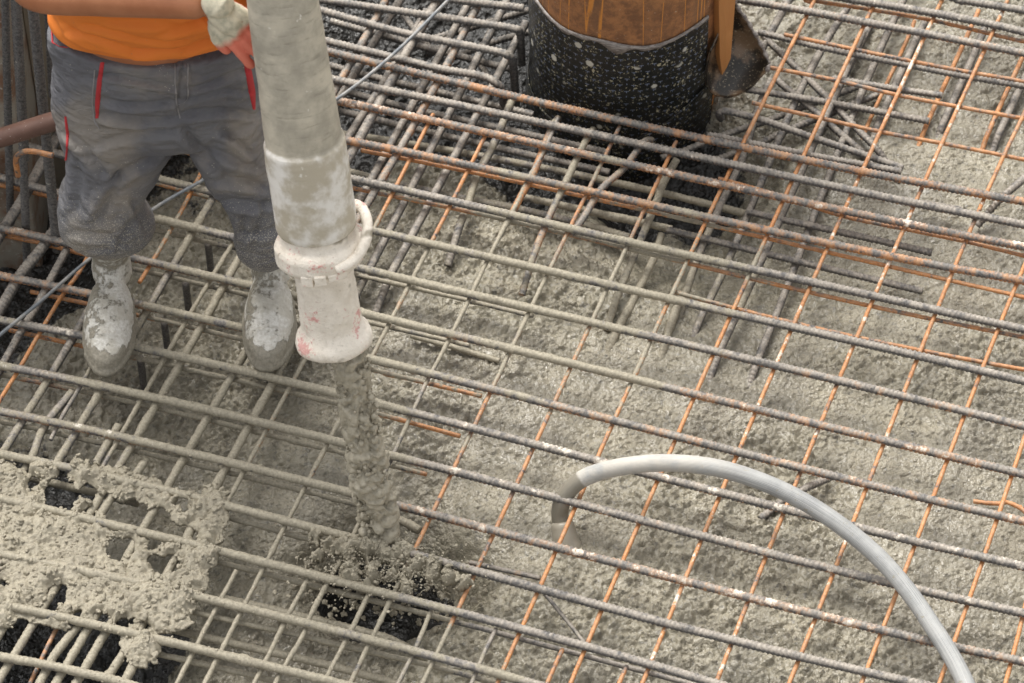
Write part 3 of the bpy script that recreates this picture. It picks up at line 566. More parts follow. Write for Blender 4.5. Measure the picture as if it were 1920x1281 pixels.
bar('R', [(1960,300,-.01),(1905,348,-.02),(1870,380,-.04),(1832,425,-.08)], 'dark smooth bent bar at the right edge entering the concrete', .05, r=.008, ce=0, group=GD)
bar('R', [(1825,940),(1850,943),(1873,944),(1890,942),(1917,955),(1935,972)], 'rusty little hooked bar at the right edge', .9, z=-.005-.012, r=.005, ce=0, group=GD)
# ------------------------------------------------------------------ heap of fresh concrete lying on the mat
HD = [(50,1000,110),(130,1040,95),(190,1060,75),(255,1075,80),(310,1085,70),(345,1040,42),(300,1135,58),(60,1100,75),(0,930,75),(50,925,45),(10,1060,90),
(150,885,30),(190,892,32),(240,905,34),(290,925,36),(340,945,40),(395,950,44),(385,990,30),(372,1040,38),(350,1070,42),(330,1120,40),(265,1205,38),(255,1235,22),(160,1120,60),(215,1130,50),
(80,875,28),(0,1130,45),(110,1135,40),(200,985,35),(240,1010,26),(130,960,40)]
HH = [(112,925,34),(118,905,20),(62,905,15),(165,920,20),(107,1108,20),(95,1125,16),(215,1030,24),(240,1024,14),(300,1052,22),(318,1046,16),(345,940,12),(295,1000,26),(225,965,28),(170,960,14),(88,1140,14),(190,1160,16),(228,1172,16),(272,1175,12),(330,995,22),(262,960,18),(5,1085,10),(140,1152,10),(300,968,20),(350,988,14)]
def heap_mask(px, py, P, HD, HH):
    j = 10*fbm(P, 28, 3, 3); k = 10*fbm(P, 28, 3, 13)
    m = np.full(len(px), -1.0)
    for x, y, r in HD: m = np.maximum(m, 1-np.hypot(px+j-x, (py+k-y)*1.12)/r)
    h = np.full(len(px), -1.0)
    for x, y, r in HH: h = np.maximum(h, 1-np.hypot((px+j*.8-x)*.95, py+k*.8-y)/r)
    return np.minimum(m*1.5, -h*1.1+.1)
def build_heap(HD, HH, reg, name, mat, nl, high=1.0, seed=3):
    c0, c1 = G(*reg[0]), G(*reg[1]); st = .0022
    xs = np.arange(c0[0], c1[0], st); ys = np.arange(c0[1], c1[1], st)
    X, Y = np.meshgrid(xs, ys); P = np.column_stack([X.ravel(), Y.ravel(), np.zeros(X.size)])
    px, py = to_px(P); pxc = np.maximum(px, -20+0*px); m = heap_mask(np.where(px < -10, -10-(px+10)*.0, px), py, P, HD, HH)
    m = np.where(px < -10, m-(-10-px)/190, m)
    t = sstep(0, .75, m)
    W = P.copy(); W[:, 0] += .005*vn(P, 45, 3); W[:, 1] += .005*vn(P, 45, 4)
    w1, i1 = wor(W, 62, 5, False); w2, i2 = wor(W, 120, 8, False); w3, i3 = wor(W, 230, 2, False)
    Z = -.013+t*.017*high+.012*high*sstep(.6, 1.4, m)+(.4+.6*t)*(.0115*w1+.0105*w2+.0055*w3-.011)+t*.011*fbm(P, 16, 3, 4)-(.35+.65*(1-t))*0
    keep = (m > 0).reshape(X.shape); nx = len(xs)
    i = np.arange(nx-1)[None]; j = np.arange(len(ys)-1)[:, None]; a = (j*nx+i)
    ok = keep[:-1, :-1] & keep[1:, :-1] & keep[:-1, 1:] & keep[1:, 1:]
    F = np.stack([a, a+1, a+nx+1, a+nx], -1)[ok]
    used = np.unique(F); mp = np.full(X.size, -1); mp[used] = np.arange(len(used)); F = mp[F]
    Vt = np.column_stack([X.ravel(), Y.ravel(), Z])[used]; t_ = t[used]
    bot = Vt.copy(); bot[:, 2] = Vt[:, 2]-.005-.02*t_            # underside
    mb = MB(); mb.add(Vt, F); mb.add(bot, F[:, ::-1])
    # rim closing top and underside
    e = np.concatenate([F[:, [0, 1]], F[:, [1, 2]], F[:, [2, 3]], F[:, [3, 0]]]); key = np.minimum(e[:, 0], e[:, 1]).astype(np.int64)*len(used)+np.maximum(e[:, 0], e[:, 1])
    u, idx, cnt = np.unique(key, return_index=True, return_counts=True); be = e[idx[cnt == 1]]; n = len(used)
    V_, Fs = mb.get(); rim = np.stack([be[:, 1], be[:, 0], be[:, 0]+n, be[:, 1]+n], 1)
    mb2 = MB(); mb2.add(V_, [Fs[0], rim])
    # separate lumps resting on it and hanging at its rims
    sel = np.random.choice(len(Vt), nl, p=None); cs = Vt[sel].copy(); rim_ = (t_[sel] < .5)
    rs = (.0016+.0050*np.random.rand(len(sel))**2.5)*(1+.3*rim_); cs[:, 2] += rs*.1
    v, f = blobs(cs, rs, ICO2, 3, .0); cc = np.repeat(cs, len(ICO2[0]), 0); v = cc+(v-cc)*(1+.75*vn(v, 210, 3)+.3*vn(v, 500, 5))[:, None]; mb2.add(v, f)
    V_, Fs = mb2.get(); return mesh_obj(name, V_, Fs, mat)
tag(build_heap(HD, HH, ((-260,1300),(480,800)), 'concrete_heap', MH, 1700, .35), 'lumpy heap of fresh grey concrete spilled over the bars at lower left', 'concrete heap')

# lumps clinging to the coated bars and small crumbs on the mat: nobody could count them
def build_crumbs():
    mb = MB(); rng = np.random.RandomState(5); cs = []; rs = []
    for o in list(SC.objects):
        if o.type == 'MESH' and o.get('category') == 'rebar' and len(o.data.vertices) > 600:
            n = len(o.data.vertices); co = np.empty(n*3, np.float32); o.data.vertices.foreach_get('co', co); co = co.reshape(-1, 3)
            at = np.empty(n*4, np.float32); o.data.attributes['wear_or_shade'].data.foreach_get('color', at); c = at.reshape(-1, 4)[:, 0]
            px, py = to_px(co.astype(float)); near = np.clip(1-np.hypot(px-150, (py-1000)*1.1)/520, 0, 1)
            p = (np.clip(c-.45, 0, 1)*(.0028+.026*near))
            s = co[rng.rand(n) < p]; cs.append(s); 
    cs = np.vstack(cs).astype(float); rs = rng.uniform(.0012, .0030, len(cs)); px, py = to_px(cs)
    rs *= 1+.9*np.clip(1-np.hypot(px-200, py-1000)/350, 0, 1)
    v, f = blobs(cs, rs, ICO1, 9, .5); mb.add(v, f)
    V_, Fs = mb.get(); o = mesh_obj('concrete_crumbs', V_, Fs, MH)
    tag(o, 'crumbs of concrete clinging to the coated bars', 'concrete crumbs', kind='stuff')
build_crumbs()

# ------------------------------------------------------------------ pump hose
def mat_paint():
    m = M('cement_dusted_paint'); p = m.pos(); n = m.noise(p, 30, 5, .65); n2 = m.noise(p, 130, 4, .7); n3 = m.noise(p, 13, 3, .5)
    c = m.mix(m.ramp(n, .35, .7), (.86, .79, .69), (.72, .65, .55))
    c = m.mix(m.math('MULTIPLY', m.ramp(n2, .56, .72), .6), c, (.48, .42, .34))
    c = m.mix(m.math('MULTIPLY', m.ramp(m.math('ADD', m.math('MULTIPLY', n3, .6), m.math('MULTIPLY', n2, .4)), .575, .63), .6), c, (.62, .15, .15))
    c = m.mix(m.ramp(n3, .36, .28), c, (.33, .29, .22))
    return m.done(c, .7, m.math('ADD', n, m.math('MULTIPLY', n2, .7)), .8, .006)
def mat_rubber_hose():
    m = M('worn_rubber'); p = m.pos(); a = m.attr('uvp'); s = m.n('ShaderNodeSeparateXYZ'); m.l(a.outputs['Vector'], s.inputs[0])
    n = m.noise(p, 16, 5, .6); n2 = m.noise(p, 90, 5, .7)
    mp = m.n('ShaderNodeVectorMath', operation='MULTIPLY'); m.l(a.outputs['Vector'], mp.inputs[0]); mp.inputs[1].default_value = (6, 90, 0)
    cr = m.noise(mp.outputs[0], 1.0, 4, .7)                 # fine cracks running round
    low = m.ramp(m.math('ADD', s.outputs[1], m.math('MULTIPLY', m.math('SUBTRACT', n, .5), .02)), .4955, .4905)
    c = m.mix(m.ramp(n, .3, .7), (.55, .50, .40), (.34, .31, .25))
    c = m.mix(m.math('MULTIPLY', m.ramp(cr, .55, .68), .55), c, (.20, .18, .14))
    cl = m.mix(m.ramp(n, .38, .6), (.74, .71, .66), (.46, .41, .32))
    c = m.mix(low, c, cl)
    c = m.mix(m.ramp(m.noise(p, 40, 3), .68, .72), c, (.66, .63, .56))
    return m.done(c, .65, m.math('ADD', m.math('MULTIPLY', n2, .5), m.math('MULTIPLY', cr, .8)), .5, .003)
P0 = V(627, 642, -.404); P0 = G(627, 640, .50)
HDIR = np.array([0, .30, .954]); HDIR /= np.linalg.norm(HDIR)
tgt = V(530, 0, (P0+HDIR*.80)[1]); HDIR = tgt-P0; HDIR /= np.linalg.norm(HDIR)
def lathe(prof, k=64, closed=False):
    """profile (s, r) about the hose axis; returns verts, faces, uv"""
    T = HDIR; S = np.cross(T, [0, 1, 0]); S /= np.linalg.norm(S); U = np.cross(S, T)
    ph = np.arange(k)*2*math.pi/k; pr = np.array(prof, float)
    Vt = P0+pr[:, None, :1]*T+pr[:, None, 1:2]*(np.cos(ph)[None, :, None]*S+np.sin(ph)[None, :, None]*U)
    uv = np.stack(np.broadcast_arrays(ph[None]/6.2832, pr[:, :1], pr[:, :1]*0), -1).reshape(-1, 3)
    return Vt.reshape(-1, 3), ring_faces(len(pr), k), uv, (S, U)
def dense(prof, step=.006):
    pr = np.array(prof, float); out = [pr[0]]
    for a, b in zip(pr[:-1], pr[1:]):
        n = max(1, int(np.linalg.norm(b-a)/step))
        for i in range(1, n+1): out.append(a+(b-a)*i/n)
    return out
def roughen(v, amp, sc, seed=0, c=None):
    n = v-c if c is not None else None
    d = v-(P0+((v-P0)@HDIR)[:, None]*HDIR); d /= np.linalg.norm(d, axis=1)[:, None]+1e-9
    return v+d*(amp*fbm(v, sc, 3, seed))[:, None]
MP_, MR_ = mat_paint(), mat_rubber_hose()
hose_e = empty('pump_hose', G(627, 640, .5), 'thick grey concrete pump hose hanging before the worker with white coupling and end pipe', 'pump hose')
v, f, uv, SU = lathe(dense([(.285,.050),(.283,.074),(.286,.080),(.295,.0825),(.36,.0825),(.485,.0825),(.490,.0815),(.494,.0775),(.60,.0745),(.8,.070),(1.0,.067),(1.3,.064)]), 96)
v = roughen(v, .0010, 22, 2); adopt(mesh_obj('rubber_sleeve', v, f, MR_, uv=uv), hose_e)
v, f, uv, _ = lathe(dense([(.004,.052),(0,.060),(-.004,.074),(0,.079),(.010,.081),(.020,.079),(.030,.070),(.045,.0635),(.10,.0615),(.215,.0605),(.235,.062)], .005), 72)
v = roughen(v, .0022, 35, 7)
ep = adopt(mesh_obj('end_pipe', v, f, MP_), hose_e); ep['label'] = 'white flanged end pipe with old red paint patches'
v, f, _, _ = lathe(dense([(.004,.052),(.23,.050)], .02), 40); adopt(mesh_obj('pipe_bore', v, f[:, ::-1], MG), hose_e)
v, f, uv, (S_, U_) = lathe(dense([(.205,.062),(.208,.080),(.212,.089),(.222,.0925),(.248,.0925),(.258,.087),(.262,.080),(.266,.074),(.280,.071),(.284,.060)], .004), 84)
v = roughen(v, .0016, 40, 9); cp = adopt(mesh_obj('coupling', v, f, MP_), hose_e); cp['label'] = 'white cement caked clamp coupling'
def hp(s, r, deg):   # point on the hose side; deg 0 = image right, -90 = towards the camera
    a = math.radians(deg); return P0+HDIR*s+r*(math.cos(a)*S_+math.sin(a)*U_)
sgn = 1 if S_[0] > 0 else -1
def hpp(s, r, deg): return hp(s, r, deg) if sgn > 0 else hp(s, r, 180-deg)
frontsign = -1 if (U_[1] > 0) else 1
def HP(s, r, deg): return hpp(s, r, deg*(1 if frontsign < 0 else -1))
loop = [HP(.262,.080,66),HP(.290,.086,46),HP(.302,.092,26),HP(.298,.100,8),HP(.276,.105,-12),HP(.25,.102,-30),HP(.236,.096,-46),HP(.230,.090,-66)]
P, s = resample(loop, .004); v, F, _ = tube(P, .0112, 14)
adopt(mesh_obj('clamp_lever', roughen(v, .001, 60), F, MP_), cp)
def lug(s0, s1, r0, r1, d0, d1, n=6):
    vs = []; 
    for dd in np.linspace(d0, d1, n):
        for (s, r) in ((s0, r0), (s0, r1-.002), (s0+.003, r1), (s1-.003, r1), (s1, r1-.002), (s1, r0)): vs.append(HP(s, r, dd))
    k = 6; F = [ring_faces(n, k)]; vs += [np.mean(vs[:k], 0), np.mean(vs[-k:], 0)]; j = np.arange(k); o = (n-1)*k
    F.append(np.stack([np.full(k, n*k), (j+1) % k, j], 1)); F.append(np.stack([np.full(k, n*k+1), o+j, o+(j+1) % k], 1)); return np.array(vs), F
for a, b, s0, s1, r1 in ((-112,-97,.196,.222,.094),(-94,-80,.200,.224,.0965),(-77,-52,.204,.222,.0945),(-165,-150,.215,.255,.0935),(-60,-30,.228,.244,.0935)):
    v, F = lug(s0, s1, .07, r1, a, b); adopt(mesh_obj('clamp_lug', v, F, MP_, smooth=False), cp)
# vertical seam on the coupling
# ------------------------------------------------------------------ falling stream
def build_stream():
    a = P0+HDIR*(.02); b = G(712, 1010, -.01)
    top = a+np.array([.026, 0, 0])
    tt = np.linspace(0, 1, 9)[:, None]; Pc = top+(b-top)*tt; Pc[:, 2] += (.02*np.sin(tt*math.pi))[:, 0]
    P, s = resample(Pc, .0030); L = s[-1]; k = 110
    r = np.interp(s/L, [0, .1, .5, .8, .92, 1], [.029, .030, .030, .028, .025, .019])
    v, F, D = tube(P, r, k)
    n = len(P)*k; Vb = v[:n]; t = np.repeat(s/L, k)
    amp = .004+.008*t
    Wp = Vb.copy(); Wp[:, 2] *= .75
    w1, i1 = wor(Wp, 48, 3); w2, i2 = wor(Wp, 100, 4); w3, i3 = wor(Wp, 190, 6)
    disp = 1.5*amp*(w1*1.3*(i1 > .25)-.55)+.0075*(w2*(i2 > .3)-.4)+.0022*w3+.010*(.4+t)*fbm(Wp, 16, 2, 4)
    Vb = Vb+D*disp[:, None]; mb = MB(); mb.add(np.vstack([Vb, v[n:]]), F)
    rng = np.random.RandomState(3); m = 900; u = rng.rand(m)**.8; c = np.stack([np.interp(u*L, s, P[:, q]) for q in range(3)], 1)
    th = rng.rand(m)*6.28; rr = np.interp(u, [0, .8, 1], [.031, .031, .026])*rng.uniform(.85, 1.28, m)
    c[:, 0] += np.cos(th)*rr; c[:, 1] += np.sin(th)*rr; v, f = blobs(c, .0015+.0055*rng.rand(m)**1.6, ICO1, 4, .5, 1.2); mb.add(v, f)
    V_, Fs = mb.get(); o = mesh_obj('concrete_stream', V_, Fs, MST)
    tag(o, 'grey concrete full of gravel falling from the white end pipe onto the bars', 'concrete stream')
def mat_stream():
    m = M('falling_concrete'); p = m.pos(); n = m.noise(p, 60, 5, .7); n2 = m.noise(p, 240, 3, .6)
    c = m.mix(m.ramp(n, .33, .68), (.44, .395, .305), (.30, .27, .205))
    return m.done(c, .42, m.math('ADD', n, n2), .6, .003)
MST = mat_stream()
build_stream()
SD = [(715,1025,44),(690,1040,40),(745,1042,34),(662,1035,26),(780,1060,24),(640,1030,20),(812,1068,16),(620,1022,16),(700,1070,22),(650,1062,20),(842,1078,14),(735,1078,16),(598,1040,12),(765,1095,13),(868,1092,11),(690,1095,14),(590,1010,12),(655,1085,16)]
SH = [(672,1052,12),(722,1062,13),(760,1056,9),(700,1050,7),(640,1048,9),(790,1075,9),(738,1030,6)]
sm = build_heap(SD, SH, ((540,1150),(920,960)), 'concrete_splash', MH, 420, .75)
tag(sm, 'wet splattering concrete where the falling stream hits the bars', 'concrete splash')
def build_droplets():
    rng = np.random.RandomState(8); mb = MB(); cs = []; rs = []
    for _ in range(900):
        cs.append(G(720+rng.normal(0, 75), 1058+rng.normal(0, 30), abs(rng.normal(0, .022)))); rs.append(.0008+.0026*rng.rand()**3)
    for _ in range(420):
        cs.append(G(720+rng.normal(0, 95), 1105+rng.normal(0, 34), rng.uniform(-.13, -.03))); rs.append(.0015+.006*rng.rand()**2.2)
    cs, rs = np.array(cs), np.array(rs); v, f = blobs(cs, rs, ICO2, 6, 0); cc = np.repeat(cs, len(ICO2[0]), 0)
    v = cc+(v-cc)*(1+.8*vn(v, 260, 3))[:, None]; mb.add(v, f)
    for _ in range(60):      # thin strings of cement milk thrown out
        x, y = 715+rng.normal(0, 60), 1050+rng.normal(0, 20); a = rng.uniform(0, 6.28); L = rng.uniform(.012, .035)
        p = G(x, y, -.01); q = p+np.array([math.cos(a)*L, math.sin(a)*L, rng.uniform(0, .02)]); mid = (p+q)/2+np.array([0, 0, .007])
        P, s = resample([p, mid, q], .003); v, F, _ = tube(P, rng.uniform(.0007, .0014)*(1+.5*np.sin(np.arange(len(P))*2.1)), 6); mb.add(v, F)
    V_, Fs = mb.get(); tag(mesh_obj('concrete_droplets', V_, Fs, MH), 'droplets of cement thrown up around the splash', 'concrete droplets', kind='stuff')
build_droplets()

# ------------------------------------------------------------------ vibrator
def mat_vhose():
    m = M('grey_ribbed_rubber'); p = m.pos(); a = m.attr('uvp'); s = m.n('ShaderNodeSeparateXYZ'); m.l(a.outputs['Vector'], s.inputs[0])
    n = m.noise(p, 22, 5, .65); n2 = m.noise(p, 12, 3, .5)
    stripes = m.math('SINE', m.math('MULTIPLY', s.outputs[0], 6.2832*44))
    c = m.mix(m.ramp(n, .3, .7), (.30, .30, .29), (.19, .195, .195))
    c = m.mix(m.math('MULTIPLY', m.ramp(stripes, .2, .9), .5), c, (.44, .44, .43))
    mp = m.n('ShaderNodeVectorMath', operation='MULTIPLY'); m.l(a.outputs['Vector'], mp.inputs[0]); mp.inputs[1].default_value = (70, 5, 0); st = m.noise(mp.outputs[0], 1.0, 3, .6)
    c = m.mix(m.math('MULTIPLY', m.ramp(st, .48, .62), .5), c, (.38, .375, .36)); c = m.mix(m.math('MULTIPLY', m.ramp(st, .45, .36), .5), c, (.13, .135, .135))
    c = m.mix(m.ramp(m.noise(p, 55, 4, .7), .62, .68), c, (.24, .22, .175))
    pale = m.ramp(s.outputs[1], .56, .30)
    c = m.mix(m.math('MULTIPLY', pale, m.ramp(n, .30, .55)), c, (.44, .415, .37))
    wet = m.ramp(m.math('ADD', s.outputs[1], m.math('MULTIPLY', n, .02)), .150, .143)
    c = m.mix(wet, c, (.215, .195, .155))
    return m.done(c, m.math('MULTIPLY_ADD', wet, -.25, .6), m.math('ADD', m.math('MULTIPLY', stripes, .25), n), .4, .0015)
ve = empty('vibrator', G(1062, 1040, -.10), 'grey rubber vibrator hose arching out of the wet concrete over the bars at lower right', 'vibrator')
vp = [(1056,992,-.070),(1050,965,-.045),(1056,936,-.010),(1080,906,.025),(1120,886,.05),(1180,873,.08),(1250,868,.10),(1330,875,.112),(1400,893,.112),(1480,926,.10),(1560,974,.085),(1640,1038,.065),(1700,1105,.048),(1752,1180,.038),(1792,1245,.034),(1818,1300,.033),(1840,1370,.032),(1855,1440,.032)]
P, s = resample([G(x, y, z) for x, y, z in vp], .005); k = 48
v, F, D = tube(P, .0192, k); uv = np.zeros((len(v), 3)); uv[:len(P)*k, 0] = np.tile(np.arange(k)/k, len(P)); uv[:len(P)*k, 1] = np.repeat(s, k)
# keep seam clean: U mirrored about half a turn
uv[:, 0] = np.where(uv[:, 0] > .5, 1-uv[:, 0], uv[:, 0])
adopt(mesh_obj('rubber_hose', v, F, mat_vhose(), uv=uv), ve)
mm = M('wet_steel_head'); n = mm.noise(mm.pos(), 40, 4)
mm = mm.done(mm.mix(n, (.24, .215, .17), (.34, .31, .25)), .35, n, .2, .002)
hv = [G(1054, 978, -.052), G(1056, 990, -.062), G(1062, 1020, -.088), G(1072, 1062, -.125), G(1078, 1090, -.15)]
P, s = resample(hv, .004); rr = np.interp(s/s[-1], [0, .05, .12, .35, .4, 1], [.0215, .0255, .0265, .0305, .0325, .0335]); v, F, _ = tube(P, rr, 40)
adopt(mesh_obj('steel_head', v, F, mm), ve)

# ------------------------------------------------------------------ thin cable
m = M('grey_cable'); n = m.noise(m.pos(), 30, 4); cm = m.done(m.mix(m.ramp(n, .4, .65), (.135, .15, .165), (.28, .275, .26)), .5)
cp_ = [(905,-60,.05),(845,-4,.045),(745,95,.035),(640,180,.03),(500,266,.026),(380,338,.022),(280,397,.024),(160,492,.022),(80,562,.022),(0,628,.024),(-80,700,.03)]
P, s = resample([G(x, y, z) for x, y, z in cp_], .006); v, F, _ = tube(P, .0042, 12)
tag(mesh_obj('cable', v, F, cm), 'thin dark grey cable lying across the mat behind the worker and the hose', 'cable')
# ------------------------------------------------------------------ pipe pile with membrane
def mat_rust_pipe():
    m = M('rusty_pipe'); p = m.pos((1, 1, .025)); q = m.pos(); n = m.noise(p, 38, 4, .6); n2 = m.noise(q, 30, 6, .75); n3 = m.noise(q, 150, 4, .6)
    c = m.mix(m.ramp(n2, .36, .62), (.40, .18, .070), (.20, .092, .042))
    nv = m.noise(p, 12, 2, .5); c = m.mix(m.math('MULTIPLY', m.ramp(nv, .42, .62), .6), c, (.20, .105, .055))
    c = m.mix(m.math('MULTIPLY', m.ramp(m.math('ABSOLUTE', m.math('SUBTRACT', m.noise(p, 22, 1, .4), .5)), .014, .006), m.ramp(n2, .38, .5)), c, (.62, .25, .05))
    c = m.mix(m.math('MULTIPLY', m.ramp(n3, .66, .74), .9), c, (.62, .54, .42))
    return m.done(c, .62, m.math('ADD', n2, n3), .6, .004)
def mat_membrane():
    m = M('black_membrane'); q = m.pos(); a = m.attr('uvp')
    n = m.noise(q, 20, 4, .6); n3 = m.noise(q, 140, 3, .7); n4 = m.noise(q, 34, 2)
    c = m.mix(m.ramp(n, .3, .75), (.012, .013, .012), (.03, .028, .024))
    # dashes printed in a grid of small crosses
    s = m.n('ShaderNodeSeparateXYZ'); m.l(a.outputs['Vector'], s.inputs[0])
    row = m.math('FLOOR', m.math('DIVIDE', s.outputs[1], .022)); off = m.math('MULTIPLY', m.math('MODULO', row, 2), .016)
    u = m.math('SUBTRACT', m.math('MODULO', m.math('ADD', m.math('ADD', s.outputs[0], off), 10), .032), .016); v_ = m.math('SUBTRACT', m.math('MODULO', m.math('ADD', s.outputs[1], 10-.0), .022), .011)
    au, av = m.math('ABSOLUTE', u), m.math('ABSOLUTE', v_)
    c1 = m.math('MULTIPLY', m.math('LESS_THAN', au, .0010), m.math('LESS_THAN', av, .0060)); c2 = m.math('MULTIPLY', m.math('LESS_THAN', av, .0011), m.math('LESS_THAN', au, .0055))
    cr = m.math('MULTIPLY', m.math('MAXIMUM', c1, c2), m.ramp(n3, .30, .42))
    c = m.mix(m.math('MULTIPLY', cr, .75), c, (.22, .26, .36))
    sp = m.ramp(m.math('ADD', m.math('MULTIPLY', n3, .75), m.math('MULTIPLY', n4, .25)), .575, .635)
    c = m.mix(sp, c, (.46, .42, .29))
    bl = m.ramp(m.math('ADD', m.vor(q, 17), m.math('MULTIPLY', n3, .12)), .25, .20); sel = m.ramp(m.noise(q, 9, 1), .49, .53)
    c = m.mix(m.math('MULTIPLY', m.math('MULTIPLY', bl, sel), .9), c, (.55, .53, .46))
    return m.done(c, .42, n3, .2, .001, spec=.35)
MRP, MME = mat_rust_pipe(), mat_membrane()
PC = G(1175, 46, 0.0); PR = .236
pile = empty('pipe_pile', tuple(PC*np.array([1, 1, 0])+np.array([0, 0, -.35])), 'rusty steel pipe pile wrapped in a black speckled membrane at top centre', 'pipe pile')
def cyl(r, z0, z1, k=128, a0=0, a1=360, nz=40, rf=None):
    full = (a1-a0) >= 359.9; ang = np.radians(np.linspace(a0, a1, k, endpoint=not full)); zs = np.linspace(z0, z1, nz)
    A, Z = np.meshgrid(ang, zs); R = np.full(A.shape, r) if rf is None else rf(A, Z)
    v = np.stack([PC[0]+R*np.cos(A), PC[1]+R*np.sin(A), Z], -1).reshape(-1, 3)
    i = np.arange(nz-1)[:, None]; j = np.arange(k if full else k-1)[None]; a = i*k+j; b = i*k+(j+1) % k
    F = np.stack([a, b, b+k, a+k], -1).reshape(-1, 4); uv = np.stack([A*r, Z, 0*Z], -1).reshape(-1, 3); return v, F, uv
v, F, _ = cyl(PR-.006, -.5, 1.1, nz=30); adopt(mesh_obj('steel_pipe', v, F, MRP), pile)
# membrane: open at the right where it was cut, top edge slightly ragged and drooping in a small V at the front
def ztop(A):
    d = np.degrees(A); return .172+.004*np.sin(d*.13)+.010*np.exp(-((d-248)/30)**2)-.0+.02*sstep(290, 330, d)+.0*d
def memb(r, k, nz, a0, a1, zlo, zt, thick=.003, mat=None, name='membrane', bulge=0):
    ang = np.radians(np.linspace(a0, a1, k)); t = np.linspace(0, 1, nz); A, Tt = np.meshgrid(ang, t)
    Z = zlo+(zt(A)-zlo)*Tt; Q = np.stack([A*r*1, Z, 0*Z], -1).reshape(-1, 3)
    R = r+.0022*fbm(Q, 9, 3, 4).reshape(A.shape)+bulge*(1-Tt)
    def s(R): return np.stack([PC[0]+R*np.cos(A), PC[1]+R*np.sin(A), Z], -1).reshape(-1, 3)
    mb = MB(); i = np.arange(nz-1)[:, None]; j = np.arange(k-1)[None]; a = i*k+j; F = np.stack([a, a+1, a+1+k, a+k], -1).reshape(-1, 4)
    n = k*nz; vo, vi = s(R+thick), s(R)
    top = np.arange(k-1)+(nz-1)*k; rim = np.stack([top, top+1, top+1+n, top+n], 1)
    l = np.arange(nz-1)*k; side = np.stack([l, l+k, l+k+n, l+n], 1)[:, ::-1]; side2 = side+(k-1)
    bt = np.arange(k-1); rimb = np.stack([bt, bt+n, bt+n+1, bt+1], 1)
    mb.add(np.vstack([vo, vi]), [F, F[:, ::-1]+n, rim, side, side2[:, ::-1], rimb]); uvn = np.tile(np.stack([A*r, Z, 0*Z], -1).reshape(-1, 3), (2, 1))
    V_, Fs = mb.get(); return adopt(mesh_obj(name, V_, Fs, mat, uv=uvn), pile)
mem = memb(PR-.004, 240, 60, 60, 322, -.5, ztop, mat=MME); mem['label'] = 'black membrane with small printed crosses and cement specks'
# lower sheet, slightly wider, with a seam edge higher at the right
def zseam(A):
    d = np.degrees(A); return -.165+.115*sstep(255, 330, d)
lo = memb(PR+.0005, 200, 40, 100, 330, -.5, zseam, mat=MME, name='membrane_lower_lap', bulge=.004)
# glued edge strip of grey tape along the top
m = M('grey_tape'); n = m.noise(m.pos((1, 1, 4)), 60, 4, .6); MT = m.done(m.mix(m.ramp(n, .35, .65), (.30, .27, .245), (.13, .11, .10)), .5, n, .5, .002)
def tape():
    k = 220; ang = np.radians(np.linspace(75, 321, k)); d = np.degrees(ang)
    h = .010+.005*fbm(np.stack([ang*4, 0*ang, 0*ang], 1), 2, 3, 1)+.022*np.clip(1-np.abs(d-263)/9, 0, 1)
    zt = ztop(ang)+.004; r = PR+.0015; rows = []
    for f_, rr in ((0, r-.004), (0, r), (.5, r+.0015), (1, r+.0012), (1, r-.004)): rows.append(np.stack([PC[0]+rr*np.cos(ang), PC[1]+rr*np.sin(ang), zt-h*f_], 1))
    v = np.vstack(rows); i = np.arange(4)[:, None]; j = np.arange(k-1)[None]; a = i*k+j
    return v, np.stack([a, a+1, a+1+k, a+k], -1).reshape(-1, 4)[:, ::-1]
v, F = tape(); adopt(mesh_obj('tape_strip', v, F, MT), pile)
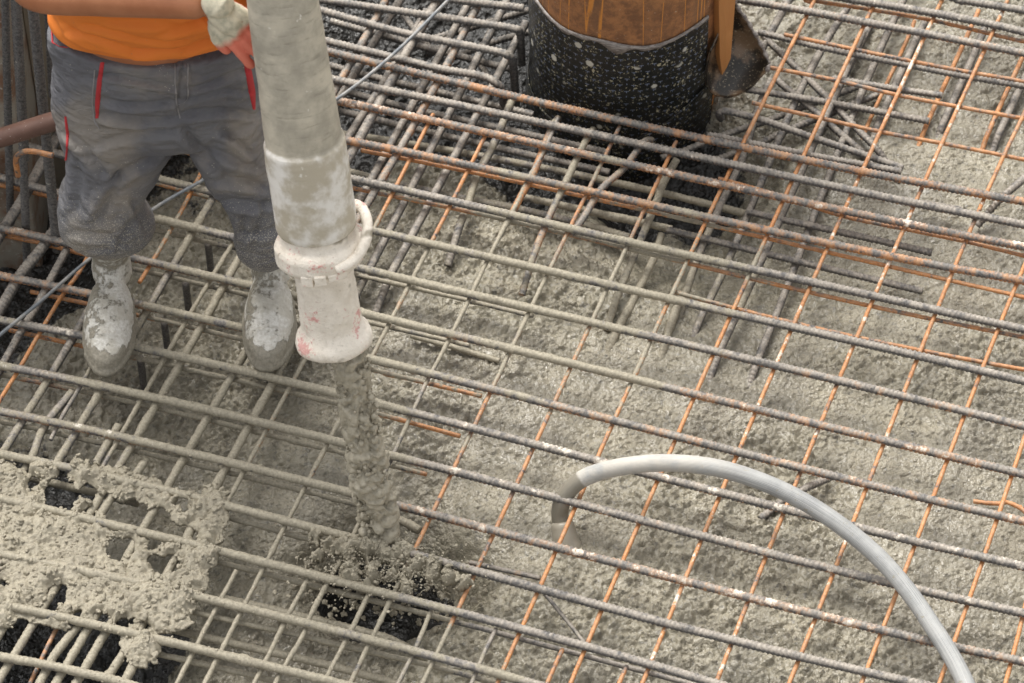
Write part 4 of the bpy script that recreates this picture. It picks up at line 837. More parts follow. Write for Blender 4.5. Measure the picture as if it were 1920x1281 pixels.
# torn flap curling away at the right
def flap():
    # local frame at the right side; u goes outwards along the curl, t goes up
    nu, nt_ = 40, 34; us = np.linspace(0, 1, nu); ts = np.linspace(0, 1, nt_)
    top = resample([V(1392,-40,PC[1]-.05),V(1378,0,PC[1]-.06),V(1405,45,PC[1]-.075),V(1428,85,PC[1]-.095),V(1443,118,PC[1]-.12)], .002)[0]
    bot = resample([V(1330,95,PC[1]-.155),V(1322,140,PC[1]-.165),V(1330,172,PC[1]-.175),V(1365,184,PC[1]-.18),V(1405,168,PC[1]-.165),V(1437,135,PC[1]-.135)], .002)[0]
    def at(C, u): x = u*(len(C)-1); i = np.clip(x.astype(int), 0, len(C)-2); f = (x-i)[:, None]; return C[i]*(1-f)+C[i+1]*f
    A, B = at(top, us), at(bot, us); g = []
    for t in ts:
        p = A*t+B*(1-t); belly = math.sin(math.pi*t)*np.sin(np.pi*np.clip(us, 0, 1))[:, None]*np.array([[.012, .05, -.02]]); g.append(p+belly)
    vi = np.array(g).reshape(-1, 3); i = np.arange(nt_-1)[:, None]; j = np.arange(nu-1)[None]; a = i*nu+j
    F = np.stack([a, a+1, a+1+nu, a+nu], -1).reshape(-1, 4)
    me_n = np.zeros_like(vi); fn = np.cross(vi[F[:, 1]]-vi[F[:, 0]], vi[F[:, 3]]-vi[F[:, 0]])
    for c in range(4): np.add.at(me_n, F[:, c], fn)
    me_n /= np.linalg.norm(me_n, axis=1)[:, None]+1e-9; vo = vi+me_n*.004; n = len(vi)
    vi2 = vi-me_n*.0
    e = [(np.arange(nu-1)+(nt_-1)*nu, 1), (np.arange(nu-1), 1), (np.arange(nt_-1)*nu, nu), (np.arange(nt_-1)*nu+nu-1, nu)]
    R = [np.stack([x, x+d, x+d+n, x+n], 1) for x, d in e]
    uv = np.tile(np.stack([np.tile(us*.2, nt_), np.repeat(ts*.2, nu), np.zeros(n)], 1), (2, 1))
    fo = adopt(mesh_obj('membrane_flap', np.vstack([vi2, vo]), [F, F[:, ::-1]+n]+R, MFL, uv=uv), pile); fo['label'] = 'torn curled flap of the black membrane with grey edges'
    for C, o in ((A, 0), (np.array(g)[:, -1], 1)):
        Pp, s = resample(C[::3], .004); v, F2, _ = tube(Pp, .0045+.0018*np.sin(np.arange(len(Pp))*.9), 8); v = v+.0015*np.stack([vn(v, 80, q) for q in range(3)], 1); adopt(mesh_obj('flap_edge', v, F2, MT), fo)
m = M('flap_inner'); q = m.pos(); n = m.noise(q, 14, 4); n3 = m.noise(q, 190, 3, .7)
c = m.mix(m.ramp(n, .45, .6), (.022, .018, .014), (.17, .11, .065)); c = m.mix(m.ramp(n3, .6, .66), c, (.34, .29, .2)); MFL = m.done(c, .38, n3, .3, .001)
flap()
# orange primed strip exposed where the membrane was cut
m = M('orange_rust'); n = m.noise(m.pos((1, 1, .3)), 40, 4); MO = m.done(m.mix(n, (.50, .23, .075), (.40, .165, .05)), .6)
def strip():
    # tapering tongue of the steel splice plate, 8 mm thick
    o = PC[1]-.135; pts = [V(1349,-60,o),V(1384,-60,o+.03),V(1374,60,o+.02),V(1370,110,o+.012),V(1362,128,o+.004),V(1354,141,o),V(1350,110,o),V(1348,20,o)]
    c = np.array(pts); b = c+np.array([-.012, .02, 0]); n = len(c); j = np.arange(n)
    F = [np.stack([j, (j+1) % n, (j+1) % n+n, j+n], 1)]; ctr = np.vstack([c.mean(0), b.mean(0)])
    T3 = np.vstack([np.stack([np.full(n, 2*n), (j+1) % n, j], 1), np.stack([np.full(n, 2*n+1), j+n, (j+1) % n+n], 1)])
    adopt(mesh_obj('splice_plate', np.vstack([c, b, ctr]), F+[T3], MO, smooth=False), pile)
strip()

# ------------------------------------------------------------------ upright bars, wall and pipe at the far left
GV = 'upright ribbed starter bars in the pit at the far left'
def upright(a, b, r, label, rust=.1, ce=.1):
    pa, pb = a, b; P, s = resample([pb, pa], .003); k = 14; ph = np.arange(k)*2*math.pi/k
    rib = sstep(0, .9, np.sin((s[:, None]+.004*np.sin(ph))/.0105*6.283)); v, F, D = tube(P, r*(1+.16*rib), k)
    n1 = vn(v, 20, 3); at = np.column_stack([np.full(len(v), np.clip(ce, 0, 1))*0+np.clip(ce-.42, 0, 1), np.full(len(v), max(0, rust-.4)), np.zeros(len(v)), np.ones(len(v))])
    tag(mesh_obj('upright_bar', v, F, MBAR, attr=at), label, 'rebar', GV)
YU = .36
upright(V(54,-60,YU-.02), V(108,470,YU-.05), .0108, 'upright ribbed bar nearest the worker, passing in front of the brown pipe')
upright(V(26,-60,YU+.08), V(46,300,YU+.08), .0105, 'upright ribbed bar second from the worker, behind the brown pipe')
upright(V(8,-60,YU+.12), V(20,420,YU+.1), .0085, 'upright ribbed bar third from the worker, against the stained wall')
upright(V(86,-60,YU+.14), V(98,180,YU+.12), .008, 'upright ribbed bar partly hidden behind the edge of the worker shirt')
for i, (x, lab) in enumerate(((52, 'dark upright bar deep in the pit left of the trouser knee'),)):
    upright(V(x-22, -60, YU+.05), V(x, 520, .33), .009, lab, 0, 0)
m = M('stained_wall'); q = m.pos(); n = m.noise(q, 9, 5, .6); n2 = m.noise(q, 60, 4)
c = m.mix(m.ramp(n, .42, .62), (.30, .27, .22), (.20, .11, .065)); c = m.mix(m.ramp(n2, .6, .72), c, (.45, .42, .36)); MW = m.done(c, .8, n2, .4, .004)
def box(x0, x1, y0, y1, z0, z1, b=.004, nz=1):
    v = []; r = [(x0+b, y0), (x1-b, y0), (x1, y0+b), (x1, y1-b), (x1-b, y1), (x0+b, y1), (x0, y1-b), (x0, y0+b)]
    for z, s in ((z0, 0), (z1-b, 0), (z1, b)):
        cx, cy = (x0+x1)/2, (y0+y1)/2
        for x, y in r: v.append((x-np.sign(x-cx)*s, y-np.sign(y-cy)*s, z))
    v += [((x0+x1)/2, (y0+y1)/2, z0), ((x0+x1)/2, (y0+y1)/2, z1)]; k = 8; j = np.arange(k)
    return np.array(v, float), [ring_faces(3, k), np.vstack([np.stack([np.full(k, 24), (j+1) % k, j], 1), np.stack([np.full(k, 25), 16+j, 16+(j+1) % k], 1)])]
wl = V(-90, 100, .62); wr = V(24, 100, .62)
v, F = box(wl[0]-.5, wr[0], .56, .86, -.5, 1.2); tag(mesh_obj('stained_pillar', v, F, MW, smooth=False), 'concrete pillar with brown stains at the far left edge', 'pillar')
v, F = box(wr[0]+.0, wr[0]+.5, .80, .95, -.5, .75); 
m = M('dark_formwork'); n = m.noise(m.pos((1, 1, .2)), 30, 4); MF = m.done(m.mix(n, (.12, .105, .08), (.40, .35, .27)), .8, n, .3, .004)
tag(mesh_obj('formwork_board', v, F, MF, smooth=False), 'dim grey board standing behind the upright bars left of the worker', 'formwork')
m = M('brown_pipe'); q = m.pos(); n = m.noise(q, 30, 4); n2 = m.noise(q, 200, 2); MB_ = m.done(m.mix(m.ramp(n2, .7, .74), m.mix(n, (.085, .042, .032), (.17, .095, .07)), (.5, .47, .42)), .45, n, .2, .002)
P, s = resample([V(-60, 272, .22), V(-10, 262, .22), V(60, 240, .20), V(118, 222, .18)], .01); v, F, _ = tube(P, .0215, 28)
tag(mesh_obj('brown_pipe', v, F, MB_), 'smooth dark brown pipe entering from the left edge at the worker hip', 'pipe')
P, s = resample([V(34, 330, .22), V(30, 300, .22), V(40, 287, .22), V(60, 284, .22), V(100, 292, .21)], .003); v, F, _ = tube(P, .0065, 12)
tag(mesh_obj('bent_bar', v, F, MBAR, attr=np.tile([[0, .55, 0, 1]], (len(v), 1))), 'rusty orange bar bent in an arch under the brown pipe', 'rebar')
# spacer legs below the mat near the boots
for i, (x, y0, y1, lab) in enumerate(((348, 530, 590, 'dark spacer leg right of the left boot shaft, uppermost'), (308, 603, 652, 'dark spacer leg beside the left boot toe'), (263, 672, 735, 'dark spacer leg in front of the left boot toe'), (390, 455, 520, 'ribbed spacer leg between the boots under the knee gap'))):
    a = G(x, y0, -.035); b = a.copy(); b[2] = -.30; P, s = resample([a, b], .01); v, F, _ = tube(P, .0085, 10)
    tag(mesh_obj('spacer_leg', v, F, MBAR, attr=np.tile([[.2, .1, 0, 1]], (len(v), 1))), lab, 'rebar', 'upright spacer legs carrying the mat')
# ------------------------------------------------------------------ the worker
def loft(secs, k=40, n_sub=6):
    """secs: (center xyz, rx, ry[, axis tilt]) horizontal ellipses, closed ends"""
    C = np.array([s[0] for s in secs], float); R = np.array([[s[1], s[2]] for s in secs], float)
    L = np.arange(len(secs)); t = np.linspace(0, len(secs)-1, (len(secs)-1)*n_sub+1)
    def ip(col):
        E = np.concatenate([[2*col[0]-col[1]], col, [2*col[-1]-col[-2]]]); i = np.clip(t.astype(int), 0, len(col)-2); f = t-i
        a, b, c, d = E[i], E[i+1], E[i+2], E[i+3]; return .5*((2*b)+(-a+c)*f+(2*a-5*b+4*c-d)*f**2+(-a+3*b-3*c+d)*f**3)
    Cc = np.stack([ip(C[:, q]) for q in range(3)], 1); Rr = np.stack([ip(R[:, q]) for q in range(2)], 1)
    ph = np.arange(k)*2*math.pi/k; n = len(t)
    v = Cc[:, None]+np.stack([Rr[:, :1]*np.cos(ph), Rr[:, 1:]*np.sin(ph), np.zeros((n, k))], -1)
    v = np.vstack([v.reshape(-1, 3), Cc[0], Cc[-1]]); j = np.arange(k); o = (n-1)*k
    return v, [ring_faces(n, k), np.vstack([np.stack([np.full(k, n*k), (j+1) % k, j], 1), np.stack([np.full(k, n*k+1), o+j, o+(j+1) % k], 1)])]
def limb(pts, rs, k=20, flat=None):
    P, s = resample(pts, .006); L0 = np.concatenate([[0], np.cumsum(np.linalg.norm(np.diff(np.array(pts, float), axis=0), axis=1))]); r = np.interp(s/s[-1], L0/L0[-1], rs)
    # rounded ends
    d = np.minimum(s, s[-1]-s); e = np.where(s < s[-1]/2, rs[0], rs[-1]); f = np.sqrt(np.clip(1-(1-np.clip(d/e, 0, 1))**2, .02, 1)); return tube(P, r*f, k)[:2]
def remesh(parts, vox, smooth_it=4, name='tmp'):
    mb = MB()
    for v, f in parts: mb.add(v, f)
    V_, F = mb.get(); o = mesh_obj(name, V_, F)
    r = o.modifiers.new('r', 'REMESH'); r.mode = 'VOXEL'; r.voxel_size = vox
    s = o.modifiers.new('s', 'SMOOTH'); s.iterations = smooth_it; s.factor = .6
    dg = bpy.context.evaluated_depsgraph_get(); dg.update(); ev = o.evaluated_get(dg); me = ev.to_mesh()
    n = len(me.vertices); co = np.empty(n*3, np.float32); me.vertices.foreach_get('co', co); nr = np.empty(n*3, np.float32); me.vertices.foreach_get('normal', nr)
    Q = [list(p.vertices) for p in me.polygons]; q4 = np.array([p for p in Q if len(p) == 4]); q3 = np.array([p for p in Q if len(p) == 3])
    ev.to_mesh_clear(); old = o.data; bpy.data.objects.remove(o); bpy.data.meshes.remove(old)
    return co.reshape(-1, 3).astype(float), nr.reshape(-1, 3).astype(float), [x for x in (q4, q3) if len(x)]
def sec(pxl, pxr, py, Y, ry):
    a, b = V(pxl, py, Y), V(pxr, py, Y); return ((a+b)/2, np.linalg.norm(b-a)/2, ry)
worker = empty('person', tuple(G(350, 600, 0)), 'worker in orange shirt, grey work trousers and cement covered boots guiding the thick hose', 'person')
# body (continuous): legs, torso, neck, head, arms
hipc = sec(97, 485, 130, .13, .11)[0]
shz = hipc[2]+.52
sh = np.array([hipc[0], hipc[1]+.03, shz]); headc = np.array([hipc[0]+.01, hipc[1]-.03, shz+.27])
wr = V(392, 6, -.13); el = V(60, -24, .02); shR = sh+np.array([-.19, 0, -.02]); shL = sh+np.array([.19, 0, -.02])
el2 = sh+np.array([.30, -.10, -.26]); wr2 = sh+np.array([.24, -.32, -.12])
bp = []
bp.append(loft([((hipc[0], hipc[1], hipc[2]-.12), .15, .09), ((hipc[0], hipc[1], hipc[2]), .165, .10), ((hipc[0], hipc[1], hipc[2]+.22), .155, .10), ((sh[0], sh[1], shz-.12), .18, .11), ((sh[0], sh[1], shz), .15, .075), ((sh[0], sh[1], shz+.05), .06, .06), ((headc[0], headc[1]+.02, headc[2]-.10), .055, .058)]))
bp.append(loft([((headc[0], headc[1]-.03, headc[2]-.125), .03, .035), ((headc[0], headc[1]-.02, headc[2]-.09), .055, .07), ((headc[0], headc[1], headc[2]-.02), .072, .092), ((headc[0], headc[1], headc[2]+.05), .075, .098), ((headc[0], headc[1], headc[2]+.10), .052, .07), ((headc[0], headc[1], headc[2]+.12), .012, .02)]))
bp.append(limb([headc+[0, -.088, .015], headc+[0, -.108, -.022], headc+[0, -.095, -.032]], [.007, .013, .011]))         # nose
for sx in (-1, 1): bp.append(limb([headc+[sx*.072, .005, .025], headc+[sx*.083, .012, 0], headc+[sx*.073, .005, -.03]], [.009, .011, .008]))   # ears
bp.append(limb([headc+[-.024, -.088, -.058], headc+[0, -.095, -.057], headc+[.024, -.088, -.058]], [.006, .009, .006]))     # lips
bp.append(limb([shR, (shR+el)/2+[-.01, .01, 0], el, el*.55+wr*.45, wr], [.058, .05, .044, .046, .033]))
bp.append(limb([shL, el2, (el2+wr2)/2, wr2], [.058, .044, .042, .032]))
for sx, pts in ((0, ((215,150,.15),(200,380,.155),(205,520,.165))), (1, ((415,150,.15),(470,380,.155),(508,520,.165)))):
    q = [V(*p) for p in pts]; bp.append(limb([q[0], q[1], q[2]], [.062, .040, .030]))
def hand(wrp, tip, up_, s=1.0, side=1, curl=.25, r=.0095, spread=1.0):
    """palm and five fingers; tip = direction of fingers, up_ = back of the hand"""
    d = tip/np.linalg.norm(tip); n = up_-(up_@d)*d; n /= np.linalg.norm(n); x = np.cross(d, n)*side; out = []
    for k, (o, L) in enumerate(((-.0315, .060), (-.0105, .074), (.0105, .080), (.0315, .070))):
        b = wrp+d*(.088-.004*abs(k-2))*s+x*o*s
        f1 = b+(d*.45-n*curl*.12+x*o*2.2*spread)*L*s; f2 = f1+(d*.30-n*curl*.34+x*o*1.5*spread)*L*s; f3 = f2+(d*.19-n*curl*.42)*L*s
        out.append(limb([wrp+d*.01*s+x*o*.55*s, wrp+d*.05*s+x*o*.9*s, b], [.0155*s, .0150*s, r*1.2*s], 16))
        out.append(limb([b-d*.01, b, f1, f2, f3], [r*1.15, r*1.15, r*1.03, r*.96, r*.82], 14))
    for q in (-.006, .006): out.append(limb([wrp-d*.01+n*q, wrp+d*.045*s+n*q, wrp+d*.078*s+n*q*.5], [.026*s, .024*s, .013*s], 18))
    t0 = wrp+d*.022*s+x*.020*s
    out.append(limb([t0, t0+d*.028*s+x*.022*s-n*.010*s, t0+d*.055*s+x*.034*s-n*.018*s, t0+d*.078*s+x*.038*s-n*.024*s], [.0165*s, .0150*s, .0125*s, .0100*s], 14))
    return out
hdir = V(464, 78, -.155)-V(398, 20, -.135); HN = np.array([-.30, -.72, .62])
handparts = hand(wr+hdir/np.linalg.norm(hdir)*.012, hdir, HN, .98, 1, r=.0072, curl=.10)
v, nr, F = remesh(bp+handparts, .0045, 3)
m = M('skin'); n = m.noise(m.pos(), 14, 4); MS = m.done(m.mix(m.ramp(n, .3, .7), (.44, .18, .085), (.36, .135, .06)), .5, m.noise(m.pos(), 300, 3), .1, .001)
body = adopt(mesh_obj('body', v, F, MS), worker)
MEY = M('eye_white').done((.7, .68, .65), .2); MPU = M('eye_dark').done((.03, .02, .015), .2)
for sx in (-1, 1):
    v, f = blobs(np.array([headc+[sx*.031, -.078, .018]]), [.012], ICO2, 1, 0, 1); adopt(mesh_obj('eye', v, f, MEY), worker)
    v, f = blobs(np.array([headc+[sx*.031, -.0885, .018]]), [.005], ICO2, 1, 0, 1); adopt(mesh_obj('pupil', v, f, MPU), worker)
# helmet off frame, over short hair
v, nr, F = remesh([loft([((headc[0], headc[1]+.005, headc[2]+.045), .098, .122), ((headc[0], headc[1]+.005, headc[2]+.09), .094, .118), ((headc[0], headc[1]+.005, headc[2]+.14), .070, .088), ((headc[0], headc[1], headc[2]+.165), .02, .03)]), loft([((headc[0], headc[1]-.03, headc[2]+.048), .10, .13), ((headc[0], headc[1]-.03, headc[2]+.056), .10, .13)])], .005, 3)
adopt(mesh_obj('helmet', v, F, M('helmet_plastic').done((.75, .72, .66), .35)), worker)
# glove
gp = hand(wr+hdir/np.linalg.norm(hdir)*.012, hdir, HN, 1.02, 1, r=.0104, curl=.10)
dw = (wr-el)/np.linalg.norm(wr-el); gp.append(limb([wr-dw*.012, wr+dw*.02, wr+hdir/np.linalg.norm(hdir)*.03], [.0345, .0335, .031], 24))
v, nr, F = remesh(gp, .0026, 3)
v = v+nr*(.0010*fbm(v, 60, 3, 3))[:, None]
gd = hdir/np.linalg.norm(hdir); along = (v-wr)@gd; gn = HN; gn = gn-(gn@gd)*gd; gn /= np.linalg.norm(gn)
back = (nr@gn)
red = sstep(.074, .092, along+.012*vn(v, 60, 2))+sstep(.0, -.35, back)*sstep(.02, .04, along)
m = M('glove_knit'); a = m.attr('wear_or_shade'); s_ = m.n('ShaderNodeSeparateColor'); m.l(a.outputs['Color'], s_.inputs[0]); n = m.noise(m.pos(), 60, 4)
c = m.mix(m.ramp(n, .35, .7), (.66, .60, .46), (.42, .40, .30)); c = m.mix(s_.outputs[0], c, (.72, .20, .13)); MGL = m.done(c, .8, m.noise(m.pos(), 500, 2), .3, .001)
gl = adopt(mesh_obj('glove', v, F, MGL, attr=np.column_stack([np.clip(red, 0, 1), red*0, red*0, red*0+1])), worker); gl['label'] = 'cream knitted glove with red rubber fingers'
# shirt
bel = [sec(91, 480, 36, .125, .124), sec(88, 482, 8, .125, .138), sec(90, 480, -30, .125, .142)]
c0 = bel[0][0]; secs = [((c0[0], c0[1], c0[2]-.008), bel[0][1]-.004, .119), bel[0], bel[1], bel[2]]
secs += [((c0[0], .135, c0[2]+.28), .20, .145), ((sh[0], sh[1], shz-.12), .205, .135), ((sh[0], sh[1], shz-.01), .175, .095), ((sh[0], sh[1], shz+.035), .08, .07)]
sp = [loft(secs, 56)]
for a, b, c in ((shR, el, .5), (shL, el2, .5)): sp.append(limb([a+[0, 0, 0], a*.75+b*.25, a*(1-c)+b*c], [.075, .07, .066]))
v, nr, F = remesh(sp, .006, 6)
def crease_field(v, lines):
    px, py = to_px(v); out = np.zeros(len(v))
    for x0, y0, x1, y1, wpx, depth in lines:
        L = math.hypot(x1-x0, y1-y0); ux, uy = (x1-x0)/L, (y1-y0)/L; s = ((px-x0)*ux+(py-y0)*uy)/L; d = (px-x0)*(-uy)+(py-y0)*ux+4*np.sin(s*3.1+x0)
        out += depth*(-np.exp(-(d/wpx)**2)+.75*np.exp(-((d-wpx*1.5)/(wpx*1.3))**2))*sstep(-.12, .12, s)*sstep(1.12, .88, s)
    return out
def shirt_cr(v, front):
    return front*crease_field(v, [(120,62,250,100,4,.009),(250,100,345,100,4,.010),(345,100,450,66,4,.009),(150,44,260,78,5,.009),(260,78,360,76,5,.008),(300,56,430,40,6,.010),(110,40,180,92,5,.007),(380,38,450,54,4,.008),(200,36,330,52,6,.009)])
# folds round the belly and a slack hem
X0 = (v[:, 0]-c0[0])/.2; zz = v[:, 2]-c0[2]
front = np.clip(-nr[:, 1], 0, 1)
f1 = np.sin((zz-.045*X0**2)*115+2.2*vn(v, 7, 3))*np.exp(-((zz-.030)/.028)**2)*.0075
f2 = .006*fbm(v*np.array([.7, .7, 1.8]), 8, 3, 12); f3 = .0015*fbm(v, 30, 2, 4)
v = v+nr*(1.0*(shirt_cr(v, front)+f1*front+f2*1.1+f3-.006*np.clip(1-np.abs(vn(v*np.array([.7, .7, 2.2]), 7, 44))*2.4, 0, 1)**2))[:, None]
m = M('orange_cotton'); n = m.noise(m.pos(), 12, 4); n2 = m.noise(m.pos(), 190, 3); c = m.mix(n, (.80, .225, .028), (.68, .18, .022)); c = m.mix(m.ramp(n2, .70, .76), c, (.45, .22, .10)); MSH = m.done(c, .75, m.noise(m.pos(), 700, 2), .15, .001)
shirt = adopt(mesh_obj('shirt', v, F, MSH), worker)
# trousers
tr = [loft([sec(88, 489, 52, .13, .115), sec(92, 487, 90, .13, .124), sec(95, 488, 130, .135, .128), sec(96, 494, 175, .135, .128), sec(102, 500, 215, .135, .12), sec(160, 450, 222, .135, .07)], 56)]
tr.append(loft([sec(120, 330, 190, .135, .11), sec(104, 345, 222, .13, .118), sec(120, 326, 272, .12, .112), sec(122, 296, 325, .105, .100), sec(113, 270, 372, .095, .096), sec(109, 276, 400, .10, .094), sec(112, 288, 425, .115, .088), sec(128, 284, 440, .13, .075), sec(158, 256, 450, .14, .052)], 48))
tr.append(loft([sec(350, 500, 190, .135, .11), sec(342, 512, 222, .13, .116), sec(357, 522, 272, .12, .108), sec(388, 530, 325, .105, .098), sec(422, 540, 372, .10, .092), sec(436, 546, 415, .10, .088), sec(440, 550, 448, .115, .084), sec(446, 550, 464, .13, .070), sec(470, 546, 474, .14, .050)], 48))
v, nr, F = remesh(tr, .0045, 9)
px, py = to_px(v)
ridge = 1-np.abs(vn(v*np.array([1, 1, 1.9])+.03*vn(v, 9, 2)[:, None], 11, 44))*2.2
fr = .0055*fbm(v*np.array([1, 1, 1.6]), 8, 3, 31)+.0012*fbm(v, 30, 2, 5)-.0045*np.clip(ridge, 0, 1)**2*sstep(-.2, .5, vn(v, 5, 6))
# long soft creases: across at the crotch, round the knees, gathered at the hems
cr = np.zeros(len(v))
def crease(x0, y0, x1, y1, wpx, depth):
    global cr
    L = math.hypot(x1-x0, y1-y0); ux, uy = (x1-x0)/L, (y1-y0)/L; s = ((px-x0)*ux+(py-y0)*uy)/L; d = (px-x0)*(-uy)+(py-y0)*ux+7*np.sin(s*3.1+x0)
    cr = cr+depth*(-np.exp(-(d/wpx)**2)+.75*np.exp(-((d-wpx*1.5)/(wpx*1.3))**2))*sstep(-.12, .12, s)*sstep(1.12, .88, s)
for a in ((190,152,330,158,5,.007),(192,190,334,196,5,.007),(185,222,330,224,6,.009),(356,165,465,140,5,.007),(352,192,468,172,5,.006),(346,222,470,212,6,.009),(190,275,330,240,7,.006),(350,240,420,340,8,.010),
          (200,340,300,300,8,.008),(215,330,190,420,10,.008),(150,300,130,400,9,.006),(260,390,225,480,8,.010),(240,380,285,440,7,.009),(395,330,500,360,7,.008),(410,385,520,375,7,.009),(430,440,530,425,7,.008),(455,400,470,500,8,.009),
          (130,430,240,455,7,.008),(150,470,275,468,5,.007),(120,250,200,330,8,.007),(420,240,470,300,7,.006),(500,380,470,480,8,.008),(335,118,340,222,3,.004),(352,118,352,190,3,.002),(385,290,490,310,7,.006)): crease(*a)
facing = np.clip(nr@(-FW), 0, 1)
v = v+nr*(fr+2.6*cr*facing)[:, None]
m = M('grey_work_cloth'); a = m.attr('wear_or_shade'); s_ = m.n('ShaderNodeSeparateColor'); m.l(a.outputs['Color'], s_.inputs[0]); q = m.pos(); n = m.noise(q, 7, 4, .55); n2 = m.noise(q, 330, 3, .7); n4 = m.noise(q, 9, 4)
c = m.mix(m.ramp(n, .3, .7), (.115, .115, .128), (.155, .155, .165))
c = m.mix(m.math('MULTIPLY', m.ramp(m.math('ADD', n4, m.math('MULTIPLY', s_.outputs[1], .45)), .60, 1.0), .62), c, (.30, .262, .215))      # cement dirt rubbed in
c = m.mix(m.math('MULTIPLY', m.ramp(m.math('ADD', n2, m.math('MULTIPLY', s_.outputs[0], .16)), .70, .74), .8), c, (.52, .48, .40))
vd = m.ramp(m.vor(q, 150), .17, .10); c = m.mix(m.math('MULTIPLY', vd, m.ramp(m.math('ADD', m.noise(q, 30, 2), m.math('MULTIPLY', s_.outputs[0], .14)), .56, .66)), c, (.55, .51, .42))
MTR = m.done(c, .85, m.math('ADD', m.math('MULTIPLY', m.math('ABSOLUTE', m.math('SUBTRACT', m.noise(m.pos((1, 1, 1.8)), 13, 3, .5), .5)), 5.0), m.math('MULTIPLY', m.noise(q, 700, 2), .12)), .55, .010)
spk = sstep(280, 480, py); dirt = idw([(230,290,1),(230,380,.8),(140,330,.3),(150,240,.9),(250,170,.5),(420,170,.2),(460,270,1),(480,320,.7),(400,260,.2),(300,260,.3),(180,440,.7),(250,440,.0),(490,440,.1),(110,130,.1),(390,130,.0),(520,400,.2),(350,140,.3)], px, py, 2.5)
trs = adopt(mesh_obj('trousers', v, F, MTR, attr=np.column_stack([spk, dirt, spk*0, spk*0+1])), worker)
# surface lookup to lay trims on the cloth
from mathutils.bvhtree import BVHTree
trs.data.calc_loop_triangles()
bv = BVHTree.FromPolygons([tuple(x) for x in v], [list(f) for g in F for f in g])
def onto(px_, py_, lift=.0015):
    r = FW+np.array([(px_-960)/FPX, 0, 0])+UPV*((640.5-py_)/FPX); r = r/np.linalg.norm(r); h = bv.ray_cast(Vector(CAM), Vector(r))
    return None if h[0] is None else (np.array(h[0])+np.array(h[1])*lift, np.array(h[1]))
def ribbon(pts, wpx, name, mat, lift=.0018, label=None):
    """narrow strip of cloth, centre line and width given along the garment"""
    C = np.array(pts, float); t = np.linspace(0, len(C)-1, 8*len(C)); x = np.interp(t, range(len(C)), C[:, 0]); y = np.interp(t, range(len(C)), C[:, 1])
    wd = np.interp(t, range(len(C)), wpx if np.ndim(wpx) else [wpx]*len(C)); rows = []
    for a, b, w_ in zip(x, y, wd):
        row = []
        for f_, l_ in ((-1, -.002), (-.9, lift), (0, lift+.0008), (.9, lift), (1, -.002)):
            h = onto(a+f_*w_/2, b, l_)
            if h is None: row = None; break
            row.append(h[0])
        if row: rows.append(row)
    if len(rows) < 2: return
    v_ = np.array(rows).reshape(-1, 3); n = len(rows); i = np.arange(n-1)[:, None]; j = np.arange(4)[None]; a = i*5+j
    o = adopt(mesh_obj(name, v_, np.stack([a, a+1, a+6, a+5], -1).reshape(-1, 4), mat), trs)
    if label: o['label'] = label
m = M('red_trim'); n = m.noise(m.pos(), 60, 3); MRD = m.done(m.mix(n, (.50, .03, .035), (.34, .025, .03)), .8)
MSEAM = M('seam_thread').done((.26, .25, .25), .85)
MDK = M('dark_pocket').done((.05, .052, .06), .9)
ribbon([(192,118),(187,150),(183,190),(182,222)], [8, 9, 10, 5], 'pocket_trim', MRD, label='red strip on the pocket at image left')
ribbon([(451,82),(463,120),(472,170),(476,205)], [9, 12, 13, 4], 'pocket_trim', MRD, label='red strip on the pocket next to the hose')
ribbon([(178,130),(173,190),(178,228),(186,240)], 2.2, 'pocket_seam', MSEAM)
ribbon([(328,120),(330,190),(338,222)], 2.0, 'fly_seam', MSEAM)
ribbon([(352,120),(352,185),(345,193),(334,196)], 1.8, 'fly_seam', MSEAM)
ribbon([(123,218),(127,250),(126,280),(122,320)], [3, 5, 3, 2], 'leg_piping', MRD)
ribbon([(97,58),(99,80),(112,88),(126,90)], 3, 'pocket_piping', MRD)
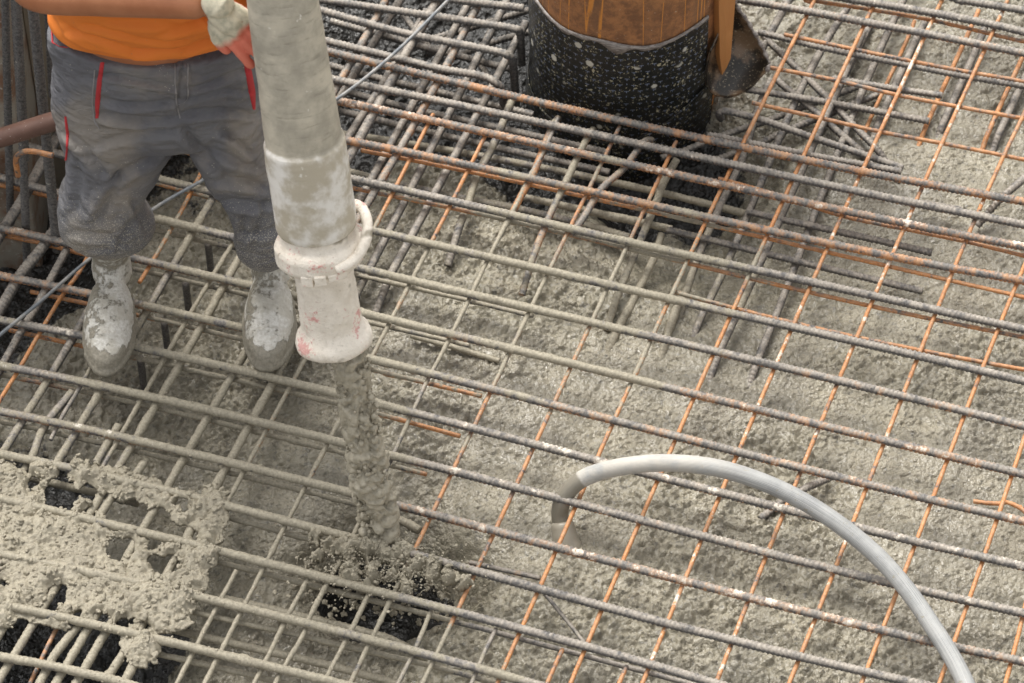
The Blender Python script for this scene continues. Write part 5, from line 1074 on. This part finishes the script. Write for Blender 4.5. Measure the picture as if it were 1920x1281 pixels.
# boots
def mat_boot():
    m = M('white_rubber_caked'); a = m.attr('wear_or_shade'); s_ = m.n('ShaderNodeSeparateColor'); m.l(a.outputs['Color'], s_.inputs[0]); q = m.pos()
    n = m.noise(q, 34, 6, .72); n2 = m.noise(q, 150, 4, .6)
    w_ = m.mix(m.ramp(n2, .3, .7), (.66, .645, .60), (.50, .475, .42)); w_ = m.mix(m.math('MULTIPLY', m.ramp(m.noise(q, 16, 4), .45, .6), .6), w_, (.42, .39, .32))
    md = m.mix(m.ramp(n2, .3, .7), (.30, .275, .22), (.21, .19, .15))
    f = m.ramp(m.math('ADD', n, s_.outputs[0]), .95, 1.03)
    return m.done(m.mix(f, w_, md), .55, m.math('ADD', m.math('MULTIPLY', f, 1.2), n2), .7, .003)
MBO = mat_boot()
def boot(cx_toe, cx_top, lab, ys=0, wide=1):
    toe = G(cx_toe, 690, 0); X = toe[0]; topc = V(cx_top, 478, .135)
    ank = np.array([X*.75+topc[0]*.25, .165, .11]); y0 = G(cx_toe, 695-ys, .03)[1]
    yT = y0+.052
    parts = [loft([((X, yT+.075, -.006), .056, .122), ((X, yT+.075, .0), .059, .126), ((X, yT+.075, .009), .059, .126), ((X, yT+.075, .013), .054, .120), ((X, yT+.078, .022), .056, .123), ((X, yT+.085, .042), .053, .116), ((X, yT+.10, .062), .045, .090), ((X, yT+.12, .080), .030, .06)], 40)]
    parts.append(limb([(X, yT+.006, .036), (X, yT+.035, .042)], [.053, .051], 28))
    parts.append(loft([((X, .165, .03), .044, .055), ((X*.9+topc[0]*.1, .155, .075), .044, .058), (tuple(ank), .043, .054), ((X*.5+topc[0]*.5, .150, .17), .055, .060), ((topc[0], .14, .24), .058, .063), ((topc[0], .14, .36), .058, .063)], 36))
    v, nr, F = remesh(parts, .0045, 5); v[:, 2] = np.maximum(v[:, 2], -.002)+.0105
    v = v+nr*(.0016*fbm(v, 40, 3, 9)+.0016*fbm(v*np.array([1, 1, 2.5]), 14, 2, 3))[:, None]
    px, py = to_px(v); lowm = sstep(.062, .028, v[:, 2]+.25*np.clip(v[:, 1]-y0-.03, 0, .06))
    lowm = np.where(v[:, 1] < y0+.055, sstep(.062, .040, v[:, 2]), sstep(.05, .02, v[:, 2])); shaft = sstep(.15, .23, v[:, 2])
    v = v+nr*(.003*lowm*wor(v, 90, 4)[0])[:, None]
    side = .18*sstep(X+.03, X-.04, v[:, 0])
    mud = .38+.5*lowm+.13*sstep(.08, .15, v[:, 2])+.20*shaft+side*.5+.06*vn(v, 25, 2)
    o = adopt(mesh_obj('boot', v, F, MBO, attr=np.column_stack([np.clip(mud, 0, 1), mud*0, mud*0, mud*0+1])), worker); o['label'] = lab
boot(201, 208, 'white rubber boot with mud caked toe at image left')
boot(502, 510, 'white rubber boot beside the white end pipe', ys=8)
